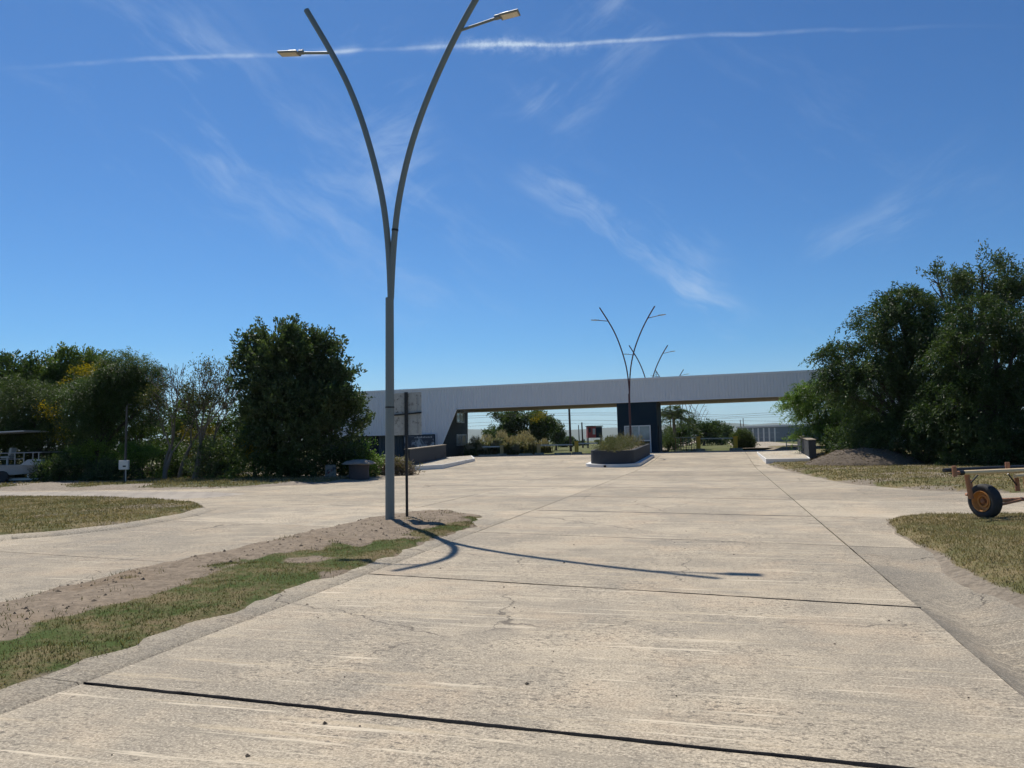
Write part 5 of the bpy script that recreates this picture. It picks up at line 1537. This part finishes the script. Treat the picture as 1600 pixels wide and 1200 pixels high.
bg_ = MB(); q = gp(591, 741); bg_.lathe([(.02, 0), (.13, .02), (.15, .06), (.08, .11), (.02, .12)], 9, Matrix.Translation((q.x, q.y - .1, q.z + .08)) @ Matrix.Scale(1.3, 4, (1, 0, 0)))
o = bg_.build('plastic_scrap', M['box_white']); tag(o, 'scrap of white plastic lying against the brushwood heap', 'plastic scrap')
for i, (px, py, s_, lb) in enumerate(((428, 755.5, .13, 'small dark stone on the verge below the big dense tree'), (545, 748.5, .10, 'pale stone at the foot of the stone table'), (330, 757, .09, 'flat pale stone on the verge below the bare trees'))):
    q = gp(px, py); mb = MB().lathe([(.3 * s_, -.3 * s_), (s_, 0), (.95 * s_, .4 * s_), (.5 * s_, .75 * s_), (.1 * s_, .8 * s_)], 8, Matrix.Translation(q + Vector((0, 0, .1))) @ Matrix.Scale(1.4, 4, (1, 0, 0)))
    mb.v = [(p[0] + random.Random(i * 50 + j).uniform(-.2, .2) * s_, p[1], p[2] + random.Random(j).uniform(-.1, .1) * s_) for j, p in enumerate(mb.v)]
    tag(mb.build('stone', M['stone'] if i else M['mulch']), lb, 'stone')

# ------------------------------------------------------------------ beyond the gate
def barrier(label, px, py_base, Y, h_px, arm_px, arm_py, post='yellow', base=True):
    p = at(px, py_base, Y); z0 = gz(p.x, Y)
    k = Y / F_PX
    t = thing('boom_barrier', label, 'barrier', (p.x, Y, z0), group='boom barriers under the gate')
    h_ = h_px * k
    mb = MB().box((p.x - .16, Y - .14, z0 + .1), (p.x + .16, Y + .14, z0 + h_), None, .02); mb.build('post', M[post], t)
    MB().box((p.x - .19, Y - .17, z0 + h_ + .002), (p.x + .19, Y + .17, z0 + h_ + .05)).build('cap', M['yellow'], t)
    if base: MB().box((p.x - .35, Y - .6, z0 - .1), (p.x + .42, Y + .6, z0 + .17), None, .02).build('base', M['kerb'], t)
    if arm_px is not None:
        q = at(arm_px, arm_py, Y)
        za = z0 + h_ - .14
        sgn = 1 if q.x > p.x else -1
        MB().box((min(p.x + sgn * .17, q.x), Y - .03, za - .05), (max(p.x + sgn * .17, q.x), Y + .03, za + .05)).build('arm', M['boom'], t)
    return t
barrier('faded barrier post nearest the white building, arm pointing left', 784, 708, 68.5, 16.5, 754, 695, 'tanpost')
barrier('faded barrier post in front of the pale pampas grass', 842, 707, 67.0, 17.5, 895, 690, 'tanpost')
barrier('bright yellow barrier post between the pampas grass and the planter', 901, 706.5, 66.0, 19, 934, 688)
barrier('yellow barrier post next to the booth railing, long pale arm', 1091.5, 704.5, 66.5, 21, 1146, 683)
barrier('yellow barrier post on a concrete base beside the round bush', 1149.5, 704, 64.5, 20.5, None, None)
# kerb islands under the barriers
for a, b_, lb in ((748, 780, 'pale kerb block at the exit nearest the white building'), (811, 832, 'pale kerb block between the two faded barrier posts'), (866, 893, 'pale kerb block left of the bright yellow barrier post')):
    p, q = at(a, 711, 66.2), at(b_, 710, 65.6)
    z0 = gz(p.x, 66)
    o = MB().box((p.x, 65.6, z0 - .1), (q.x, 66.1, z0 + .16), None, .03).build('kerb_block', M['kerb'])
    tag(o, lb, 'kerb block', 'kerb blocks at the exit')
# railing by the booth
rp0, rp1 = at(1056, 704, 69.5), at(1089, 704, 69.0)
rail = thing('railing', 'brown pedestrian railing between the booth and the yellow barrier post', 'railing', (rp0.x, 69.5, gz(rp0.x, 69.5)))
z0 = gz(rp0.x, 69.5); hr = 1.15
MB().tube([(rp0.x, 69.5, z0 + hr), (rp1.x, 69.0, z0 + hr)], .04, 8).build('top_rail', M['boom'], rail, True)
for i in range(9):
    x_ = rp0.x + (rp1.x - rp0.x) * i / 8; y_ = 69.5 - .5 * i / 8
    MB().tube([(x_, y_, z0 - .1), (x_, y_, z0 + hr - .03)], .035 if i % 2 == 0 else .02, 6).build('post', M['rust' if i % 2 == 0 else 'pipe'], rail, True)
# wire gate near the far wing wall
p0, p1 = at(1229, 700, 62), at(1247, 700, 61)
wg = thing('wire_fence_panel', 'small galvanised fence panel left of the short dark wing wall', 'fence panel', (p0.x, 62, gz(p0.x, 62)))
z0 = gz(p0.x, 62)
for nm, a, b_ in (('post', (p0.x, 62, z0 - .1), (p0.x, 62, z0 + 1.25)), ('post', (p1.x, 61, z0 - .1), (p1.x, 61, z0 + 1.25)), ('top_rail', (p0.x, 62, z0 + 1.24), (p1.x, 61, z0 + 1.24)), ('low_rail', (p0.x, 62, z0 + .3), (p1.x, 61, z0 + .3))):
    MB().tube([a, b_], .035, 8).build(nm, M['pipe'], wg, True)

# utility poles and wires
def pole(label, px, py_top, Y, rad=.11, arm=True):
    p = at(px, 700, Y); z0 = gz(p.x, Y); zt = at(px, py_top, Y).z
    t = thing('utility_pole', label, 'utility pole', (p.x, Y, z0), group='utility poles beyond the gate')
    MB().tube([(p.x, Y, z0 - .3), (p.x - .1, Y, zt)], [rad, rad * .75], 8).build('shaft', M['wood'], t, True)
    if arm: MB().tube([(p.x - .8, Y, zt - .2), (p.x + .6, Y, zt - .15)], .05, 6).build('cross_arm', M['wood'], t, True)
    return (p.x, Y, zt)
pole('tall dark utility pole right of the far round tree', 892, 630, 84, .14)
pole('short utility pole left of the red kiosk', 911, 660, 120, .14, False)
pole('thin far pole left of the red kiosk', 905.5, 664, 160, .12, False)
pole('thin far pole above the shaded tree clump', 873, 660, 180, .12, False)
pole('thin pole above the grey shed end', 1130, 657, 190, .14, False)
pole('pair-standing thin pole over the grey shed', 1159, 656, 200, .12, False)
pole('taller thin pole over the grey shed', 1163.5, 653, 210, .12, False)
for i, (z_, Yw_) in enumerate(((at(900, 645, 84).z, 84), (at(900, 648, 84).z, 84.4), (at(900, 656, 120).z, 120), (at(900, 661, 160).z, 160))):
    pts = []
    for j in range(41):
        x_ = -70 + 150 * j / 40
        pts.append((x_, Yw_ + .06 * x_, z_ - .5 + .5 * abs(math.cos(math.pi * j / 10))))
    o = MB().tube(pts, .013 + .003 * (Yw_ - 84) / 30, 4, False).build('power_line', M['black'])
    tag(o, ['upper power line crossing behind the gate on the tall pole', 'second power line just below the upper one', 'third power line behind, lower in the gap', 'lowest farthest power line behind the gate'][i], 'power line', 'power lines behind the gate')
# red kiosk
kp_ = at(930, 690, 112); k = 112 / F_PX
z0 = gz(kp_.x, 112)
ks = thing('red_kiosk', 'faded red metal kiosk on legs standing far behind the planter', 'kiosk', (kp_.x, 112, z0))
zb_, zt_ = at(930, 684, 112).z, at(930, 666.5, 112).z
xl, xr_ = kp_.x - 11.5 * k, kp_.x + 11.5 * k
MB().box((xl, 112, zb_), (xl + 13 * k, 114, zt_)).build('red_body', M['red'], ks)
MB().box((xl + 13 * k + .01, 112.15, zb_), (xr_, 114, zt_ - .05)).build('dark_body', M['navy'], ks)
MB().box((xl - .1, 111.8, zt_ + .002), (xr_ + .1, 114.2, zt_ + .12)).build('roof', M['black'], ks)
MB().box((xl + 2 * k, 111.95, zb_ + .8), (xl + 5 * k, 111.998, zt_ - .2)).build('window', M['glass'], ks)
MB().box((xl + 8 * k, 111.95, zb_ + .5), (xl + 12 * k, 111.998, zt_ - .3)).build('poster', M['curtain'], ks)
for x_ in (xl + .1, xr_ - .1):
    for y_ in (112.1, 113.9): MB().box((x_ - .06, y_ - .06, z0 - .2), (x_ + .06, y_ + .06, zb_ - .002)).build('leg', M['black'], ks)
# far shed with pale posts
Ys = 150
p0, p1 = at(1153.5, 690, Ys), at(1237, 690, Ys - 12)
sh = thing('shed', 'long grey sheet-metal shed behind a row of pale posts', 'shed', (p0.x, Ys, gz(p0.x, Ys)))
z0 = gz(p0.x, Ys); zt_ = at(1153, 669, Ys).z
dv_ = Vector((p1.x - p0.x, -12, 0)); L_ = dv_.length; ang = math.atan2(dv_.y, dv_.x)
Ms = Matrix.Translation((p0.x, Ys, z0)) @ Matrix.Rotation(ang, 4, 'Z')
MB().box((0, 0, -.1), (L_, 14, zt_ - z0), Ms).build('wall', M['shed'], sh)
MB().box((-.2, -.3, zt_ - z0 + .01), (L_ + .2, 14.2, zt_ - z0 + .30), Ms).build('roof', M['fencepost'], sh)
fn_ = thing('post_fence', 'row of pale concrete fence posts in front of the far shed', 'fence', Ms @ Vector((0, -3, 0)))
for i in range(10):
    x_ = L_ * (i + .3) / 10
    MB().box((x_ - .08, -3.1, -.2), (x_ + .08, -2.9, 2.5), Ms).build('post', M['fencepost'], fn_)
MB().box((0, -2.99, .8), (L_, -2.96, .84), Ms).build('wire', M['pipe'], fn_); MB().box((0, -2.99, 1.6), (L_, -2.96, 1.64), Ms).build('wire', M['pipe'], fn_)
# vegetation beyond
far = 'trees beyond the gate'
tree('broadleaf_tree', 'broad round tree seen under the gate beside the white building', 815, 92,
     [(790, 662, 30, 14), (825, 658, 34, 16), (770, 672, 20, 14), (845, 664, 22, 16), (810, 678, 46, 14)], 900, 26, .9, .26, DARK, 501, .28, far, up=.3, spread=.22, flowers=([(845, 652, 16, 5, -3)], 60))
tree('broadleaf_tree', 'small grey green tree right of the broad round tree', 869, 98, [(868, 676, 9, 9), (872, 684, 10, 8)], 160, 24, .7, .24, COOL, 502, .12, far, up=.5, spread=.2)
tree('broadleaf_tree', 'dark tree behind the palm', 1100, 105, [(1085, 672, 16, 14), (1108, 676, 18, 14), (1122, 678, 14, 12)], 380, 24, .8, .26, DARK, 503, .16, far, up=.4, spread=.22)
tree('broadleaf_tree', 'small dark tree between the lamp row and the grey shed', 1128, 125, [(1125, 674, 12, 10), (1118, 682, 14, 8), (1134, 683, 10, 8)], 260, 24, .9, .3, DARK, 504, .16, far, up=.4, spread=.24)
tree('broadleaf_tree', 'tree by the booth side behind the palm trunk', 1042, 90, [(1038, 672, 12, 16), (1048, 690, 16, 14), (1062, 684, 14, 14)], 320, 24, .7, .22, DARK, 505, .14, far, up=.4, spread=.2)
for i, (px, Y_, rx, ry) in enumerate(((885, 140, 12, 8), (960, 230, 20, 8), (905, 170, 14, 7), (950, 190, 16, 7), (1200, 240, 30, 7), (760, 200, 26, 10), (1150, 260, 26, 7))):
    shrub(['distant dark scrub bush left of the utility pole', 'far scrub clump by the booth edge', 'far scrub under the short pole', 'far scrub right of the red kiosk', 'far scrub behind the grey shed', 'far scrub behind the broad round tree', 'far scrub left of the grey shed'][i], px, Y_, rx, ry, 520 + i, DARK, 120, .4, 'scrub_bush', group='far scrub')
shrub('round clipped bush beside the yellow barrier post', 1161, 74, 14, 16, 530, [(0.05, 0.08, 0.028), (0.08, 0.115, 0.04), (0.12, 0.14, 0.05)], 1500, .10, 'round_bush', group='bushes by the barriers', clump=.22, per_clump=8)
shrub('dark bush at the foot of the palm', 1045, 74, 12, 18, 531, DARK, 260, .1, 'round_bush', group='bushes by the barriers')
# palm
pp = at(1054, 700, 78); z0 = gz(pp.x, 78)
palm = thing('palm_tree', 'feathery palm tree beside the booth, beyond the gate', 'tree', (pp.x, 78, z0))
ztp = at(1052, 650, 78).z
MB().tube([(pp.x, 78, z0 - .2), (pp.x + .05, 78, z0 + 1.5), (pp.x, 78, ztp)], [.22, .17, .14], 10).build('trunk', M['bark_grey'], palm, True)
rn = np.random.default_rng(77); Cs = []; Ds = []
ribs = MB()
for k in range(30):
    az = 2 * math.pi * k / 30 * 5.3; el = rn.uniform(-.2, 1.2); Lf = rn.uniform(2.2, 3.2)
    d = np.array([math.cos(az) * math.cos(el), math.sin(az) * math.cos(el), math.sin(el)])
    pts = []
    for t in np.linspace(0, 1, 26):
        p = np.array([pp.x, 78, ztp]) + d * Lf * t + np.array([0, 0, -1.3 * t ** 2.2 * Lf * .6])
        pts.append(p)
        for q in range(3):
            Cs.append(p); s_ = np.cross(d, [0, 0, 1]); s_ /= np.linalg.norm(s_) + 1e-6
            Ds.append(s_ * (1 if q % 2 else -1) + d * .5 + rn.normal(size=3) * .25 + np.array([0, 0, -.5]))
    ribs.tube([Vector(p) for p in pts[::5]], .018, 4, False)
ribs.build('frond_ribs', M['bark_dark'], palm)
Cs = np.array(Cs); Ds = unit(np.array(Ds))
V, Fc = leaf_quads(Cs, Ds, rn.uniform(.45, .75, len(Cs)), np.full(len(Cs), .06), rn)
np_mesh('crown', V, Fc, M['leaf'], palm, attrs={'tint': np.repeat(lerp_cols(COOL, rn.random(len(Cs))), 4, 0)})
# pampas grass: tussocks of arching blades and pale plumes
def tussock(label, px, Y_, rad, hgt, seed, n=700, plumes=26, gold=.5):
    p = at(px, 700, Y_); z0 = gz(p.x, Y_)
    t = thing('pampas_grass', label, 'grass tussock', (p.x, Y_, z0), group='pampas grass by the exit')
    r_ = np.random.default_rng(seed)
    az = r_.uniform(0, 2 * np.pi, n); ln = r_.uniform(.25, 1, n) * rad; h_ = hgt * r_.uniform(.5, 1.0, n)
    b_ = np.stack([p.x + r_.normal(size=n) * rad * .3, Y_ + r_.normal(size=n) * rad * .3, np.full(n, z0 - .02)], 1)
    m_ = b_ + np.stack([np.cos(az) * ln * .45, np.sin(az) * ln * .45, h_ * .85], 1)
    e_ = b_ + np.stack([np.cos(az) * ln, np.sin(az) * ln, h_ * .7], 1)
    s_ = np.stack([-np.sin(az), np.cos(az), 0 * az], 1) * .035
    V_ = np.stack([b_ - s_, b_ + s_, m_ + s_ * .8, m_ - s_ * .8, m_ - s_ * .8, m_ + s_ * .8, e_ + s_ * .2, e_ - s_ * .2], 1).reshape(-1, 3)
    c_ = lerp_cols([(0.06, 0.09, 0.028), (0.11, 0.13, 0.045), (0.20, 0.19, 0.085), (0.34, 0.30, 0.17)], r_.random(n) * (1 - gold) + gold * r_.random(n) ** .9)
    np_mesh('foliage', V_, np.arange(8 * n).reshape(-1, 4), M['blade'], t, attrs={'tint': np.repeat(c_, 8, 0)})
    m2 = plumes * 26
    az = np.repeat(r_.uniform(0, 2 * np.pi, plumes), 26); ln = np.repeat(r_.uniform(.1, .6, plumes) * rad, 26); hh = np.repeat(hgt * r_.uniform(.8, 1.15, plumes), 26)
    C_ = np.stack([p.x + np.cos(az) * ln, Y_ + np.sin(az) * ln, z0 + hh + r_.uniform(-.25, .15, m2)], 1) + r_.normal(size=(m2, 3)) * .05
    V_, F_ = leaf_quads(C_, unit(r_.normal(size=(m2, 3)) * .5 + np.array([0, 0, 1])), r_.uniform(.1, .22, m2), np.full(m2, .04), r_)
    np_mesh('plumes', V_, F_, M['blade'], t, attrs={'tint': np.repeat(lerp_cols([(0.30, 0.25, 0.16), (0.48, 0.42, 0.30)], r_.random(m2)), 4, 0)})
for i, (px, Y_, rad, hg, gd, lb) in enumerate((
        (742, 76, 1.0, 1.5, .5, 'pampas tussock against the side wall of the white building'), (760, 80, 1.1, 1.6, .4, 'greenish pampas tussock behind the first barrier arm'),
        (776, 74, .9, 1.1, .2, 'low green tussock behind the first faded post'), (796, 76, 1.0, 1.4, .8, 'golden pampas tussock between the faded posts'),
        (812, 77, 1.0, 1.5, .8, 'golden pampas tussock in the middle of the clump'), (830, 76, .9, 1.4, .9, 'palest pampas tussock left of the second post'),
        (851, 78, .9, 1.1, .5, 'low pampas tussock right of the second post'), (735, 71.5, .7, .8, .2, 'small green tussock at the wall corner'), (820, 82, 1.3, 1.9, .6, 'tall pampas tussock at the back of the clump'), (785, 84, 1.3, 2.0, .5, 'tall pampas tussock under the round tree'), (754, 72, .8, .7, .15, 'short green tussock by the exit kerb'), (806, 72.5, .8, .6, .15, 'short green tussock before the golden ones'))):
    tussock(lb, px, Y_, rad, hg, 600 + i, gold=gd)

# far hills
n = 120
xs = np.linspace(-7000, 7000, n); ys = np.linspace(6500, 8600, 12)
Xh, Yh = np.meshgrid(xs, ys)
t = (Yh - 6500) / 2100
Zh = (70 + 110 * vnoise(Xh, Yh * 0, .0011, 5, 4)) * np.sin(np.clip(t, 0, 1) * math.pi) ** .8 * (1 + .15 * vnoise(Xh, Yh, .004, 9)) - 8
hl = np_mesh('hills', np.stack([Xh.ravel(), Yh.ravel(), Zh.ravel()], 1), grid_faces(n, 12), M['hill'], smooth=True)
tag(hl, 'low far hills on the horizon', None, kind='structure')

# ------------------------------------------------------------------ hazy air over the plain
hzm = bpy.data.materials.new('pale_haze'); hzm.use_nodes = True
hzm.node_tree.nodes.clear()
hk = NT(hzm.node_tree)
pvn = hk.n('ShaderNodeVolumePrincipled')
pvn.inputs['Color'].default_value = (0.80, 0.90, 1.0, 1); pvn.inputs['Density'].default_value = 6e-5; pvn.inputs['Anisotropy'].default_value = 0.3
hk.l(pvn.outputs[0], hk.n('ShaderNodeOutputMaterial').inputs['Volume'])
o = MB().box((-7600, -400, -12), (7600, 9300, 320)).build('haze', hzm)
tag(o, 'thin bluish haze hanging over the plain', None, kind='stuff')
